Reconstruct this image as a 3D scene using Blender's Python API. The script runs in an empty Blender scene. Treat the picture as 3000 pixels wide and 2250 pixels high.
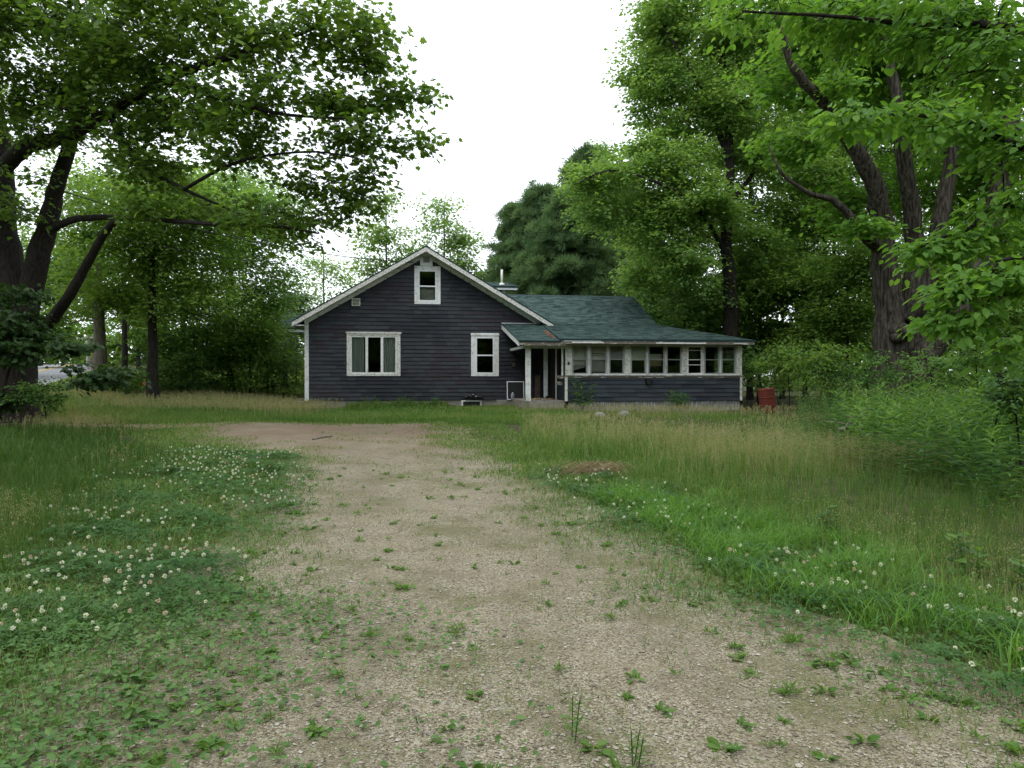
import bpy, math, random
import numpy as np
from mathutils import Vector
R = np.random.default_rng(7)
random.seed(7)
C = bpy.context.scene.collection
PI = math.pi

# ------------------------------------------------------------------ camera
cam = bpy.data.cameras.new('camera')
cam.sensor_width = 36; cam.lens = 25.8; cam.clip_start = 0.05; cam.clip_end = 3000
co = bpy.data.objects.new('camera', cam); C.objects.link(co)
co.location = (0, 0, 1.6); co.rotation_euler = (math.radians(90 - 0.67), 0, 0)
bpy.context.scene.camera = co

# ------------------------------------------------------------------ light
sc = bpy.context.scene
sc.view_settings.view_transform = 'Standard'; sc.view_settings.look = 'None'
sc.view_settings.exposure = 0.45; sc.view_settings.gamma = 1.0
SUN_EL, SUN_AZ = math.radians(58), math.radians(215)      # azimuth clockwise from +Y
w = bpy.data.worlds.new('World'); sc.world = w; w.use_nodes = True
nt = w.node_tree; nt.nodes.clear()
out = nt.nodes.new('ShaderNodeOutputWorld'); bg = nt.nodes.new('ShaderNodeBackground')
sky = nt.nodes.new('ShaderNodeTexSky'); sky.sky_type = 'NISHITA'; sky.sun_disc = False
sky.sun_elevation = SUN_EL; sky.sun_rotation = SUN_AZ; sky.air_density = 1.0; sky.dust_density = 3.0
mixw = nt.nodes.new('ShaderNodeMixRGB'); mixw.inputs[0].default_value = 0.88
mixw.inputs[2].default_value = (12.6, 13.4, 14.2, 1)       # thick even cloud
nt.links.new(sky.outputs[0], mixw.inputs[1]); nt.links.new(mixw.outputs[0], bg.inputs[0])
bg.inputs[1].default_value = 0.12
nt.links.new(bg.outputs[0], out.inputs[0])
sl = bpy.data.lights.new('sun', 'SUN'); sl.energy = 0.7; sl.angle = math.radians(20); sl.color = (1, .97, .92)
so = bpy.data.objects.new('sun', sl); C.objects.link(so)
d = Vector((math.sin(SUN_AZ) * math.cos(SUN_EL), math.cos(SUN_AZ) * math.cos(SUN_EL), math.sin(SUN_EL)))
so.rotation_euler = (-d).to_track_quat('-Z', 'Y').to_euler(); so.location = (0, 0, 60)
sc.cycles.max_bounces = 10; sc.cycles.transparent_max_bounces = 12; sc.cycles.transmission_bounces = 6
sc.cycles.diffuse_bounces = 6; sc.cycles.sample_clamp_indirect = 6.0

# ------------------------------------------------------------------ materials
def mat(name, base, rough=.8, spec=.3, var=None, scale=5., detail=6., bump=0., bscale=30., tint=False,
        tint_cols=None, metal=0., coord='Object', stretch=(1, 1, 1), ramp=(.35, .65)):
    m = bpy.data.materials.new(name); m.use_nodes = True
    n = m.node_tree.nodes; l = m.node_tree.links; p = n['Principled BSDF']
    p.inputs['Roughness'].default_value = rough; p.inputs['Specular IOR Level'].default_value = spec
    p.inputs['Metallic'].default_value = metal
    tc = n.new('ShaderNodeTexCoord'); mp = n.new('ShaderNodeMapping'); mp.inputs['Scale'].default_value = stretch
    l.new(tc.outputs[coord], mp.inputs[0])
    col = None
    if tint_cols:
        at = n.new('ShaderNodeAttribute'); at.attribute_name = 'tint'
        cr = n.new('ShaderNodeValToRGB'); cr.color_ramp.interpolation = 'LINEAR'
        els = cr.color_ramp.elements
        while len(els) < len(tint_cols): els.new(.5)
        for i, c in enumerate(tint_cols):
            els[i].position = i / (len(tint_cols) - 1); els[i].color = (*c, 1)
        l.new(at.outputs['Fac'], cr.inputs[0]); col = cr.outputs[0]
    if var:
        no = n.new('ShaderNodeTexNoise'); no.inputs['Scale'].default_value = scale; no.inputs['Detail'].default_value = detail
        no.inputs['Roughness'].default_value = .65
        l.new(mp.outputs[0], no.inputs[0])
        r2 = n.new('ShaderNodeValToRGB'); r2.color_ramp.elements[0].position = ramp[0]; r2.color_ramp.elements[1].position = ramp[1]
        l.new(no.outputs['Fac'], r2.inputs[0])
        mx = n.new('ShaderNodeMixRGB'); l.new(r2.outputs[0], mx.inputs[0])
        if col: l.new(col, mx.inputs[1])
        else: mx.inputs[1].default_value = (*base, 1)
        mx.inputs[2].default_value = (*var, 1)
        col = mx.outputs[0]
    if col: l.new(col, p.inputs['Base Color'])
    else: p.inputs['Base Color'].default_value = (*base, 1)
    if bump:
        nb = n.new('ShaderNodeTexNoise'); nb.inputs['Scale'].default_value = bscale; nb.inputs['Detail'].default_value = 8
        l.new(mp.outputs[0], nb.inputs[0])
        b = n.new('ShaderNodeBump'); b.inputs['Strength'].default_value = bump; b.inputs['Distance'].default_value = .02
        l.new(nb.outputs['Fac'], b.inputs['Height']); l.new(b.outputs[0], p.inputs['Normal'])
    return m

def leaf_mat(name, cols, trans=.38, tcol=None, rough=.5, spec=.22):
    m = bpy.data.materials.new(name); m.use_nodes = True
    n = m.node_tree.nodes; l = m.node_tree.links; p = n['Principled BSDF']; o = n['Material Output']
    at = n.new('ShaderNodeAttribute'); at.attribute_name = 'tint'
    if name in ('maple_leaf', 'bright_leaf', 'light_leaf', 'pale_leaf', 'woodland_leaf', 'understory_leaf', 'pine_needles'): cols = [tuple(v * 1.25 for v in c) for c in cols]
    cr = n.new('ShaderNodeValToRGB'); els = cr.color_ramp.elements
    while len(els) < len(cols): els.new(.5)
    for i, c in enumerate(cols): els[i].position = i / (len(cols) - 1); els[i].color = (*c, 1)
    l.new(at.outputs['Fac'], cr.inputs[0]); l.new(cr.outputs[0], p.inputs['Base Color'])
    p.inputs['Roughness'].default_value = rough; p.inputs['Specular IOR Level'].default_value = spec
    if trans > 0:
        t = n.new('ShaderNodeBsdfTranslucent'); mx = n.new('ShaderNodeMixShader'); mx.inputs[0].default_value = trans
        g = n.new('ShaderNodeMixRGB'); g.blend_type = 'MULTIPLY'; g.inputs[0].default_value = 1
        l.new(cr.outputs[0], g.inputs[1]); g.inputs[2].default_value = (*(tcol or (1.7, 1.6, .85)), 1)
        l.new(g.outputs[0], t.inputs[0]); l.new(p.outputs[0], mx.inputs[1]); l.new(t.outputs[0], mx.inputs[2])
        l.new(mx.outputs[0], o.inputs[0])
    return m

M = {}
M['maple'] = leaf_mat('maple_leaf', [(.042, .090, .014), (.075, .140, .022), (.130, .200, .036)], trans=.5)
M['ash'] = leaf_mat('bright_leaf', [(.050, .125, .018), (.085, .185, .028), (.135, .245, .045)], trans=.5)
M['tall'] = leaf_mat('light_leaf', [(.085, .165, .045), (.130, .225, .06), (.185, .285, .085)], trans=.5)
M['pale'] = leaf_mat('pale_leaf', [(.12, .20, .065), (.165, .26, .08), (.22, .32, .11)], trans=.45)
M['wood_leaf'] = leaf_mat('woodland_leaf', [(.052, .110, .024), (.090, .168, .034), (.145, .225, .05)], trans=.5)
M['under'] = leaf_mat('understory_leaf', [(.045, .105, .032), (.078, .16, .042), (.125, .215, .055)], trans=.5)
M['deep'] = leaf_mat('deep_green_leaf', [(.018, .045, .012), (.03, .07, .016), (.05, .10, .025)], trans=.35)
M['shrub'] = leaf_mat('shrub_leaf', [(.07, .145, .03), (.115, .21, .04), (.17, .275, .055)], trans=.5)
M['pine'] = leaf_mat('pine_needles', [(.05, .095, .045), (.08, .14, .06), (.12, .19, .08)], trans=.25, rough=.6)
M['grass'] = leaf_mat('meadow_grass', [(.05, .115, .022), (.085, .175, .034), (.14, .23, .05), (.30, .27, .13)], trans=.35, spec=.2)
M['dgrass'] = leaf_mat('dark_lush_grass', [(.035, .085, .014), (.060, .125, .022), (.13, .18, .05)], trans=.35, spec=.2)
M['bgrass'] = leaf_mat('bright_crabgrass', [(.07, .18, .026), (.11, .25, .036), (.17, .31, .06)], trans=.4, spec=.25)
M['seed'] = leaf_mat('grass_seed_heads', [(.23, .23, .11), (.31, .29, .15), (.40, .36, .22)], trans=.3, rough=.9, spec=.1)
M['clover'] = leaf_mat('clover_leaf', [(.030, .090, .020), (.052, .13, .028), (.095, .18, .04)], trans=.3)
M['broad'] = leaf_mat('plantain_leaf', [(.05, .12, .03), (.085, .17, .042), (.13, .22, .06)], trans=.25)
M['sprig'] = leaf_mat('gravel_weed_leaf', [(.07, .15, .035), (.115, .21, .05), (.17, .27, .07)], trans=.35, rough=.7, spec=.1)
M['weed'] = leaf_mat('weed_leaf', [(.038, .10, .028), (.068, .155, .038), (.14, .26, .05)], trans=.4)
M['dry'] = leaf_mat('dry_grass', [(.22, .17, .09), (.33, .26, .15), (.42, .35, .22)], trans=.2, rough=.9, spec=.1)
M['petal'] = leaf_mat('clover_petal', [(.62, .64, .52), (.75, .76, .68), (.55, .42, .33)], trans=.2, rough=.8, spec=.1)
M['orange'] = leaf_mat('orange_petal', [(.7, .14, .02), (.8, .2, .03)], trans=.3)
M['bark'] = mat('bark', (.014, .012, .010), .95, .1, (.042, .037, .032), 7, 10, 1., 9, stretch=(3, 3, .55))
M['bark_pale'] = mat('pale_bark', (.13, .11, .09), .95, .1, (.25, .22, .19), 6, 8, 1., 9, stretch=(3, 3, .7))
M['bark_old'] = mat('old_grey_bark', (.020, .017, .013), .95, .1, (.088, .078, .062), 5, 10, 1., 5, stretch=(3, 3, .4), ramp=(.42, .64))
M['twig'] = mat('dead_wood', (.12, .10, .08), .95, .1, (.28, .25, .21), 12, 6, .5, 40)
M['soil'] = mat('meadow_soil', (.03, .045, .014), 1, .05, (.085, .08, .04), 3, 10, .6, 40)
M['asphalt'] = mat('asphalt', (.17, .17, .18), .9, .2, (.24, .24, .25), 3, 8, .4, 90)
M['line'] = mat('yellow_road_line', (.55, .38, .08), .8, .2)
M['white'] = mat('weathered_white_paint', (.70, .72, .70), .7, .3, (.36, .35, .31), 7, 12, .25, 40, stretch=(1, 1, 1), ramp=(.50, .72))
M['peel'] = mat('peeling_white_paint', (.64, .64, .59), .8, .2, (.30, .28, .245), 17, 12, .5, 40, stretch=(1, 1, 1), ramp=(.50, .60))
M['bare'] = mat('bare_weathered_wood', (.17, .15, .13), .9, .1, (.50, .49, .44), 5, 12, .5, 40, stretch=(.7, 1, 3), ramp=(.57, .62))
M['vinyl'] = mat('white_vinyl', (.74, .77, .79), .45, .4)
M['alum'] = mat('aluminium_storm_sash', (.33, .35, .34), .5, .4, (.24, .26, .25), 20, 4)
M['sid'] = mat('slate_blue_siding', (0, 0, 0), .75, .3, None, tint_cols=[(.016, .019, .025), (.024, .028, .036), (.036, .043, .050), (.031, .026, .033)], bump=.35, bscale=60, stretch=(6, 6, 1))
M['sidp'] = mat('navy_porch_siding', (0, 0, 0), .75, .3, None, tint_cols=[(.018, .023, .034), (.027, .036, .047), (.040, .050, .060), (.030, .030, .040)], bump=.35, bscale=60, stretch=(6, 6, 1))
M['roof'] = mat('green_asphalt_shingle', (0, 0, 0), .95, .12, None, tint_cols=[(.028, .048, .046), (.056, .092, .084), (.068, .110, .100), (.092, .138, .125)], bump=.5, bscale=160)
M['rooftrim'] = mat('dark_green_drip_edge', (.012, .035, .036), .7, .3)
M['concrete'] = mat('concrete', (.30, .28, .25), .95, .1, (.18, .17, .145), 4, 10, .4, 50)
M['skirt'] = mat('peeling_skirt_boards', (.17, .17, .155), .9, .1, (.42, .46, .47), 6, 10, .4, 30, stretch=(3, 1, .6), ramp=(.5, .62))
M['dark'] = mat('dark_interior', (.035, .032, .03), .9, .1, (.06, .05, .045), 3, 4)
M['door'] = mat('brown_door_panel', (.10, .07, .05), .8, .2, (.05, .035, .03), 4, 4)
M['curtain'] = mat('grey_green_curtain', (.66, .67, .60), .95, .05, (.50, .51, .45), 10, 2, stretch=(4, 1, .1))
M['shade'] = mat('beige_window_shade', (.62, .56, .42), .9, .1, (.5, .46, .35), 3, 4)
M['shade_grey'] = mat('grey_window_shade', (.42, .38, .32), .9, .1, (.34, .30, .26), 3, 4)
M['plank'] = mat('warm_wood', (.42, .30, .16), .8, .2, (.3, .2, .1), 6, 4)
M['rust'] = mat('rusty_red_paint', (.135, .028, .018), .85, .2, (.095, .028, .018), 6, 10, .3, 30)
M['pipe'] = mat('pvc_pipe', (.68, .68, .58), .5, .4)
M['black'] = mat('black_rubber', (.012, .012, .013), .6, .4)
M['bag'] = mat('black_plastic_bag', (.012, .012, .013), .3, .5)
M['jug'] = mat('grey_jug', (.22, .23, .26), .5, .4)
M['stone'] = mat('grey_stone', (.28, .27, .25), .95, .1, (.16, .16, .15), 8, 8, .5, 30)
M['pole'] = mat('utility_pole_wood', (.24, .22, .19), .95, .1, (.33, .31, .28), 4, 4)
M['wire'] = mat('cable_black', (.02, .02, .02), .7, .2)
M['brick'] = mat('brick_rubble', (.42, .13, .07), .9, .1, (.5, .22, .14), 10, 4)

g = bpy.data.materials.new('window_glass'); g.use_nodes = True
n = g.node_tree.nodes; l = g.node_tree.links; n.remove(n['Principled BSDF'])
fr = n.new('ShaderNodeFresnel'); fr.inputs[0].default_value = 1.5
tr = n.new('ShaderNodeBsdfTransparent'); tr.inputs[0].default_value = (.86, .90, .90, 1)
gl = n.new('ShaderNodeBsdfGlossy'); gl.inputs['Roughness'].default_value = .03; gl.inputs[0].default_value = (.9, .9, .9, 1)
mx = n.new('ShaderNodeMixShader'); l.new(fr.outputs[0], mx.inputs[0]); l.new(tr.outputs[0], mx.inputs[1]); l.new(gl.outputs[0], mx.inputs[2])
l.new(mx.outputs[0], n['Material Output'].inputs[0]); M['glass'] = g

# gravel: stones of several sizes, brown needle litter, greenish moss patches
def gravel():
    m = bpy.data.materials.new('gravel'); m.use_nodes = True
    n = m.node_tree.nodes; l = m.node_tree.links; p = n['Principled BSDF']
    p.inputs['Roughness'].default_value = .95; p.inputs['Specular IOR Level'].default_value = .15
    tc = n.new('ShaderNodeTexCoord')
    def vor(s):
        v = n.new('ShaderNodeTexVoronoi'); v.inputs['Scale'].default_value = s; l.new(tc.outputs['Object'], v.inputs[0]); return v
    def noise(s, d=8):
        v = n.new('ShaderNodeTexNoise'); v.inputs['Scale'].default_value = s; v.inputs['Detail'].default_value = d; v.inputs['Roughness'].default_value = .7
        l.new(tc.outputs['Object'], v.inputs[0]); return v
    def ramp(src, stops):
        r = n.new('ShaderNodeValToRGB'); e = r.color_ramp.elements
        while len(e) < len(stops): e.new(.5)
        for i, (p_, c) in enumerate(stops): e[i].position = p_; e[i].color = (*c, 1)
        l.new(src, r.inputs[0]); return r.outputs[0]
    def mix(f, a, b):
        x = n.new('ShaderNodeMixRGB'); l.new(f, x.inputs[0]); l.new(a, x.inputs[1])
        if isinstance(b, tuple): x.inputs[2].default_value = (*b, 1)
        else: l.new(b, x.inputs[2])
        return x.outputs[0]
    v1 = vor(105); v2 = vor(48)
    sx = n.new('ShaderNodeSeparateXYZ'); l.new(v1.outputs['Color'], sx.inputs[0])
    c1 = ramp(sx.outputs[0], [(0, (.09, .071, .044)), (.3, (.21, .178, .115)), (.7, (.32, .282, .194)), (1, (.47, .435, .34))])
    s2 = n.new('ShaderNodeSeparateXYZ'); l.new(v2.outputs['Color'], s2.inputs[0])
    c2 = ramp(s2.outputs[1], [(0, (.15, .135, .11)), (.5, (.28, .255, .20)), (1, (.40, .38, .33))])
    f2 = ramp(noise(6).outputs['Fac'], [(.56, (0, 0, 0)), (.66, (.8, .8, .8))])
    c = mix(f2, c1, c2)
    sand = ramp(noise(1.4).outputs['Fac'], [(.50, (0, 0, 0)), (.62, (.4, .4, .4))])
    c = mix(sand, c, (.29, .242, .155))
    lit = ramp(noise(2.3, 12).outputs['Fac'], [(.52, (0, 0, 0)), (.66, (.7, .7, .7))])
    c = mix(lit, c, (.17, .135, .085))
    moss = ramp(noise(.9, 12).outputs['Fac'], [(.48, (0, 0, 0)), (.62, (.7, .7, .7))])
    c = mix(moss, c, (.13, .13, .05))
    mp = n.new('ShaderNodeMapping'); mp.inputs['Scale'].default_value = (1., .16, 1.); l.new(tc.outputs['Object'], mp.inputs[0])
    tn = n.new('ShaderNodeTexNoise'); tn.inputs['Scale'].default_value = 1.1; tn.inputs['Detail'].default_value = 9; tn.inputs['Roughness'].default_value = .7; l.new(mp.outputs[0], tn.inputs[0])
    c = mix(ramp(tn.outputs['Fac'], [(.47, (0, 0, 0)), (.60, (.45, .45, .45))]), c, (.18, .152, .10))
    # brown needle litter towards the far lane
    sep = n.new('ShaderNodeSeparateXYZ'); l.new(tc.outputs['Object'], sep.inputs[0])
    mr = n.new('ShaderNodeMapRange'); mr.inputs[1].default_value = 12.; mr.inputs[2].default_value = 18.; l.new(sep.outputs[1], mr.inputs[0])
    mu = n.new('ShaderNodeMath'); mu.operation = 'MULTIPLY'; l.new(mr.outputs[0], mu.inputs[0])
    l.new(ramp(noise(.7).outputs['Fac'], [(.35, (.35, .35, .35)), (.6, (.9, .9, .9))]), mu.inputs[1])
    c = mix(mu.outputs[0], c, (.20, .135, .095))
    l.new(c, p.inputs['Base Color'])
    b = n.new('ShaderNodeBump'); b.inputs['Strength'].default_value = .9; b.inputs['Distance'].default_value = .012
    ad = n.new('ShaderNodeMath'); ad.operation = 'ADD'; l.new(v1.outputs['Distance'], ad.inputs[0]); l.new(noise(40).outputs['Fac'], ad.inputs[1])
    iv = n.new('ShaderNodeMath'); iv.operation = 'MULTIPLY'; iv.inputs[1].default_value = -1; l.new(ad.outputs[0], iv.inputs[0])
    l.new(iv.outputs[0], b.inputs['Height']); l.new(b.outputs[0], p.inputs['Normal'])
    return m
M['gravel'] = gravel()
M['pebble'] = mat('pebble', (0, 0, 0), .9, .2, None, tint_cols=[(.12, .10, .078), (.23, .20, .15), (.31, .28, .22), (.42, .39, .33)])

# ------------------------------------------------------------------ helpers
def tag(o, label=None, cat=None, group=None, kind=None):
    if label: o['label'] = label
    if cat: o['category'] = cat
    if group: o['group'] = group
    if kind: o['kind'] = kind
    return o
def empty(name, loc, rz=0, **k):
    o = bpy.data.objects.new(name, None); C.objects.link(o); o.location = loc; o.rotation_euler = (0, 0, rz)
    o.empty_display_size = .2
    return tag(o, **k)
def mesh_np(name, V, loops, starts, material, parent=None, tint=None, smooth=False):
    me = bpy.data.meshes.new(name)
    me.vertices.add(len(V)); me.vertices.foreach_set('co', np.ascontiguousarray(V, dtype=np.float32).ravel())
    me.loops.add(len(loops)); me.loops.foreach_set('vertex_index', np.ascontiguousarray(loops, dtype=np.int32))
    me.polygons.add(len(starts)); me.polygons.foreach_set('loop_start', np.ascontiguousarray(starts, dtype=np.int32))
    if tint is not None:
        a = me.attributes.new('tint', 'FLOAT', 'FACE'); a.data.foreach_set('value', np.ascontiguousarray(tint, dtype=np.float32))
    me.materials.append(material)
    me.update(calc_edges=True)
    me.polygons.foreach_set('use_smooth', np.full(len(starts), bool(smooth)))
    o = bpy.data.objects.new(name, me); C.objects.link(o); o.parent = parent
    return o

class MB:
    """collects faces, builds ONE mesh object"""
    def __init__(s): s.V = []; s.F = []; s.T = []
    def add(s, vs, fs, t=.5):
        b = len(s.V); s.V += [tuple(v) for v in vs]; s.F += [tuple(b + i for i in f) for f in fs]; s.T += [t] * len(fs)
    def box(s, x0, x1, y0, y1, z0, z1, t=.5):
        s.add([(x0, y0, z0), (x1, y0, z0), (x1, y1, z0), (x0, y1, z0), (x0, y0, z1), (x1, y0, z1), (x1, y1, z1), (x0, y1, z1)],
              [(0, 3, 2, 1), (4, 5, 6, 7), (0, 1, 5, 4), (1, 2, 6, 5), (2, 3, 7, 6), (3, 0, 4, 7)], t)
    def prism(s, poly, y0, y1, t=.5):            # poly in (x,z), extruded in y
        n = len(poly)
        s.add([(x, y0, z) for x, z in poly] + [(x, y1, z) for x, z in poly],
              [tuple(range(n)), tuple(range(2 * n - 1, n - 1, -1))] + [(i, i + n, (i + 1) % n + n, (i + 1) % n) for i in range(n)], t)
    def bar(s, a, b, w, h, t=.5, up=(0, 0, 1)):
        a = Vector(a); b = Vector(b); d = (b - a).normalized(); u = Vector(up); sd = d.cross(u)
        if sd.length < 1e-3: sd = d.cross(Vector((1, 0, 0)))
        sd.normalize(); u = sd.cross(d).normalized()
        q = [sd * (x * w / 2) + u * (y * h / 2) for x, y in ((-1, -1), (1, -1), (1, 1), (-1, 1))]
        s.add([a + k for k in q] + [b + k for k in q], [(0, 1, 2, 3), (7, 6, 5, 4), (0, 4, 5, 1), (1, 5, 6, 2), (2, 6, 7, 3), (3, 7, 4, 0)], t)
    def tube(s, pts, rad, n=8, cap=True, wob=0., t=.5):
        pts = [Vector(p) for p in pts]; b = len(s.V); ref = None
        for i, p in enumerate(pts):
            d = (pts[min(i + 1, len(pts) - 1)] - pts[max(i - 1, 0)])
            if d.length < 1e-6: d = Vector((0, 0, 1))
            d.normalize()
            if ref is None: ref = d.orthogonal().normalized()
            x = (ref - d * ref.dot(d))
            x = x.normalized() if x.length > 1e-4 else d.orthogonal().normalized()
            ref = x; y = d.cross(x)
            for k in range(n):
                a = 2 * PI * k / n; r = rad[i] * (1 + (random.uniform(-wob, wob) if wob else 0))
                s.V.append(tuple(p + (x * math.cos(a) + y * math.sin(a)) * r))
        for i in range(len(pts) - 1):
            for k in range(n):
                s.F.append((b + i * n + k, b + i * n + (k + 1) % n, b + (i + 1) * n + (k + 1) % n, b + (i + 1) * n + k)); s.T.append(t)
        if cap:
            s.F.append(tuple(b + k for k in range(n - 1, -1, -1))); s.F.append(tuple(b + (len(pts) - 1) * n + k for k in range(n))); s.T += [t, t]
    def build(s, name, m, parent=None, smooth=False, bevel=0, **k):
        loops = [i for f in s.F for i in f]; st = np.cumsum([0] + [len(f) for f in s.F])[:-1]
        o = mesh_np(name, np.array(s.V), loops, st, m, parent, np.array(s.T), smooth)
        if bevel:
            bv = o.modifiers.new('bevel', 'BEVEL'); bv.width = bevel; bv.segments = 2; bv.limit_method = 'ANGLE'
        return tag(o, **k)

def smoothstep(a, b, x):
    t = np.clip((x - a) / (b - a), 0, 1); return t * t * (3 - 2 * t)
def gz(x, y):
    x = np.asarray(x, float); y = np.asarray(y, float)
    z = .25 * smoothstep(6, 23, y)
    z = z + .045 * np.clip(y - 22, 0, 60) * smoothstep(-6, -17, x) * 1.0
    z = z + .30 * smoothstep(4, 12, x - .25 * y) * smoothstep(6, 14, y)
    z = z + .03 * np.sin(x * .9 + y * .4) * smoothstep(1.5, 4, np.abs(x))
    return z
def G(x, y): return float(gz(x, y))
def E(xv, yv, D):          # a point D metres ahead, seen in the given direction (photograph at 2212 px wide)
    return Vector(((xv - 1106) / 1585 * D, D, 1.6 + (811 - yv) / 1585 * D))
def unit(a): return a / np.maximum(np.linalg.norm(a, axis=-1, keepdims=True), 1e-9)

# ------------------------------------------------------------------ ground
XR = np.array([(-5, 6), (1, 4.0), (3.0, 2.6), (3.39, 2.36), (3.68, 2.2), (4.3, 1.89), (4.7, 1.58), (5.3, 1.25), (6.5, 1.17), (7.7, .9), (9.3, .55), (11.2, .17), (13.1, -.38), (15.4, -1.03), (18, -1.5), (21.2, -1.95), (60, -1.95)])
XL = np.array([(-5, -2.5), (3.13, -2.18), (3.7, -2.1), (4.3, -2.1), (5.2, -2.2), (6.2, -2.45), (7.4, -2.55), (9.2, -3.0), (10.3, -3.3), (13, -4.0), (14.6, -5.6), (18.4, -8.2), (60, -8.2)])
def xr(y): return np.interp(y, XR[:, 0], XR[:, 1])
def xl(y): return np.interp(y, XL[:, 0], XL[:, 1])
def off_drive(x, y):
    """metres outside the driveway (negative inside)"""
    dr = x - xr(y); dl = xl(y) - x; main = np.maximum(np.maximum(dr, dl), y - 21.0)
    lane = np.maximum(np.maximum(np.abs(y - 19.9) - .8, x - 0.), -40 - x) + .15 * np.sin(x * 1.3)
    lane = np.where(x > -4, 9, lane)
    return np.minimum(main, lane)
def grid_sheet(name, xs, ys, zf, m, **k):
    X, Y = np.meshgrid(xs, ys); V = np.stack([X, Y, zf(X, Y)], -1).reshape(-1, 3)
    nx, ny = len(xs), len(ys); i = (np.arange(ny - 1)[:, None] * nx + np.arange(nx - 1)[None, :]).ravel()
    F = np.stack([i, i + 1, i + 1 + nx, i + nx], -1)
    o = mesh_np(name, V, F.ravel(), np.arange(len(F)) * 4, m, smooth=True); return tag(o, **k)
xs = np.concatenate([[-900, -400, -200, -120, -80], np.arange(-60, -20, 2), np.arange(-20, 22, .5), np.arange(22, 60, 2), [80, 120, 200, 400, 900]])
ys = np.concatenate([[-900, -300, -100, -50, -25], np.arange(-12, 30, .5), np.arange(30, 80, 2), [90, 120, 200, 400, 900]])
grid_sheet('ground', xs, ys, gz, M['soil'], label='grassy meadow soil around the house and driveway', cat='ground', kind='structure')

# driveway sheet with a ragged edge
ds = MB(); dy = np.arange(-4, 21.01, .25); nseg = 14
rng = np.random.default_rng(3)
prev = None
for k, y in enumerate(dy):
    a = xl(y) - .45 + .12 * math.sin(y * 1.1) + rng.uniform(-.15, .15); b = xr(y) + .45 + .1 * math.sin(y * 1.7 + 1) + rng.uniform(-.15, .15)
    row = [(a + (b - a) * i / nseg, y) for i in range(nseg + 1)]
    for (x, yy) in row: ds.V.append((x, yy, G(x, yy) + .006))
    if k:
        for i in range(nseg):
            q = (k - 1) * (nseg + 1) + i; ds.F.append((q, q + 1, q + nseg + 2, q + nseg + 1)); ds.T.append(.5)
base = len(ds.V); lx = np.arange(-45, -8.3, .5)
for k, x in enumerate(lx):
    y0 = 19.1 + .15 * math.sin(x * 1.3) + rng.uniform(-.08, .08); y1 = 20.7 + .15 * math.sin(x * 1.1) + rng.uniform(-.08, .08)
    for i in range(5):
        y = y0 + (y1 - y0) * i / 4; ds.V.append((x, y, G(x, y) + .009))
    if k:
        for i in range(4):
            q = base + (k - 1) * 5 + i; ds.F.append((q, q + 5, q + 6, q + 1)); ds.T.append(.5)
ds.build('driveway', M['gravel'], smooth=True, label='worn gravel driveway curving up to the house', cat='driveway', kind='structure')

# paved road rising away on the left
rd = MB(); ln = MB(); ux, uy = -.415, .91; px_, py_ = uy, -ux
for k, t in enumerate(np.arange(-45, 75, 2.)):
    for i in range(8):
        x = -23.2 + ux * t - px_ * i; y = 35.5 + uy * t - py_ * i
        rd.V.append((x, y, G(x, y) + .05))
    if k:
        for i in range(7):
            q = (k - 1) * 8 + i; rd.F.append((q, q + 8, q + 9, q + 1)); rd.T.append(.5)
    for s in (3.35, 3.47, 3.6, 3.72):
        x = -23.2 + ux * t - px_ * s; y = 35.5 + uy * t - py_ * s; ln.V.append((x, y, G(x, y) + .062))
    if k:
        for i in (0, 2):
            q = (k - 1) * 4 + i; ln.F.append((q, q + 4, q + 5, q + 1)); ln.T.append(.5)
rd.build('road', M['asphalt'], smooth=True, label='grey two lane asphalt road behind the big left maple', cat='road', kind='structure')
ln.build('road_line', M['line'], label='double yellow centre line painted on the asphalt road', cat='road marking', kind='structure')

# ------------------------------------------------------------------ house
TH = math.radians(8.5); ZB = .22
HO = (-8.16, 29.0)
house = empty('house', (HO[0], HO[1], ZB), TH, label='low slate blue shingled house with green roof and enclosed front porch', cat='house')
U_ = np.array([math.cos(TH), math.sin(TH)]); V_ = np.array([-math.sin(TH), math.cos(TH)])
def HW(u, v): return np.array(HO) + u * U_ + v * V_
class HB(MB):              # house-frame builder: z given above world zero
    def build(s, name, m, parent=None, **k):
        s.V = [(x, y, z - ZB) for x, y, z in s.V]
        return MB.build(s, name, m, parent if parent else house, **k)

def clip(poly, region):
    """Sutherland-Hodgman, region convex counter-clockwise"""
    outp = poly
    for i in range(len(region)):
        ax, ay = region[i]; bx, by = region[(i + 1) % len(region)]
        inp = outp; outp = []
        if not inp: return []
        def side(p): return (bx - ax) * (p[1] - ay) - (by - ay) * (p[0] - ax)
        for j in range(len(inp)):
            p, q = inp[j], inp[(j + 1) % len(inp)]; sp, sq = side(p), side(q)
            if sp >= 0: outp.append(p)
            if (sp > 0 and sq < 0) or (sp < 0 and sq > 0):
                t = sp / (sp - sq); outp.append((p[0] + (q[0] - p[0]) * t, p[1] + (q[1] - p[1]) * t))
    return outp
def cut(rects, hole):
    res = []
    hx0, hx1, hy0, hy1 = hole
    for (x0, x1, y0, y1) in rects:
        if hx1 <= x0 or hx0 >= x1 or hy1 <= y0 or hy0 >= y1: res.append((x0, x1, y0, y1)); continue
        if hy0 > y0: res.append((x0, x1, y0, hy0))
        if hy1 < y1: res.append((x0, x1, hy1, y1))
        a, b = max(y0, hy0), min(y1, hy1)
        if hx0 > x0: res.append((x0, hx0, a, b))
        if hx1 < x1: res.append((hx1, x1, a, b))
    return res
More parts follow.
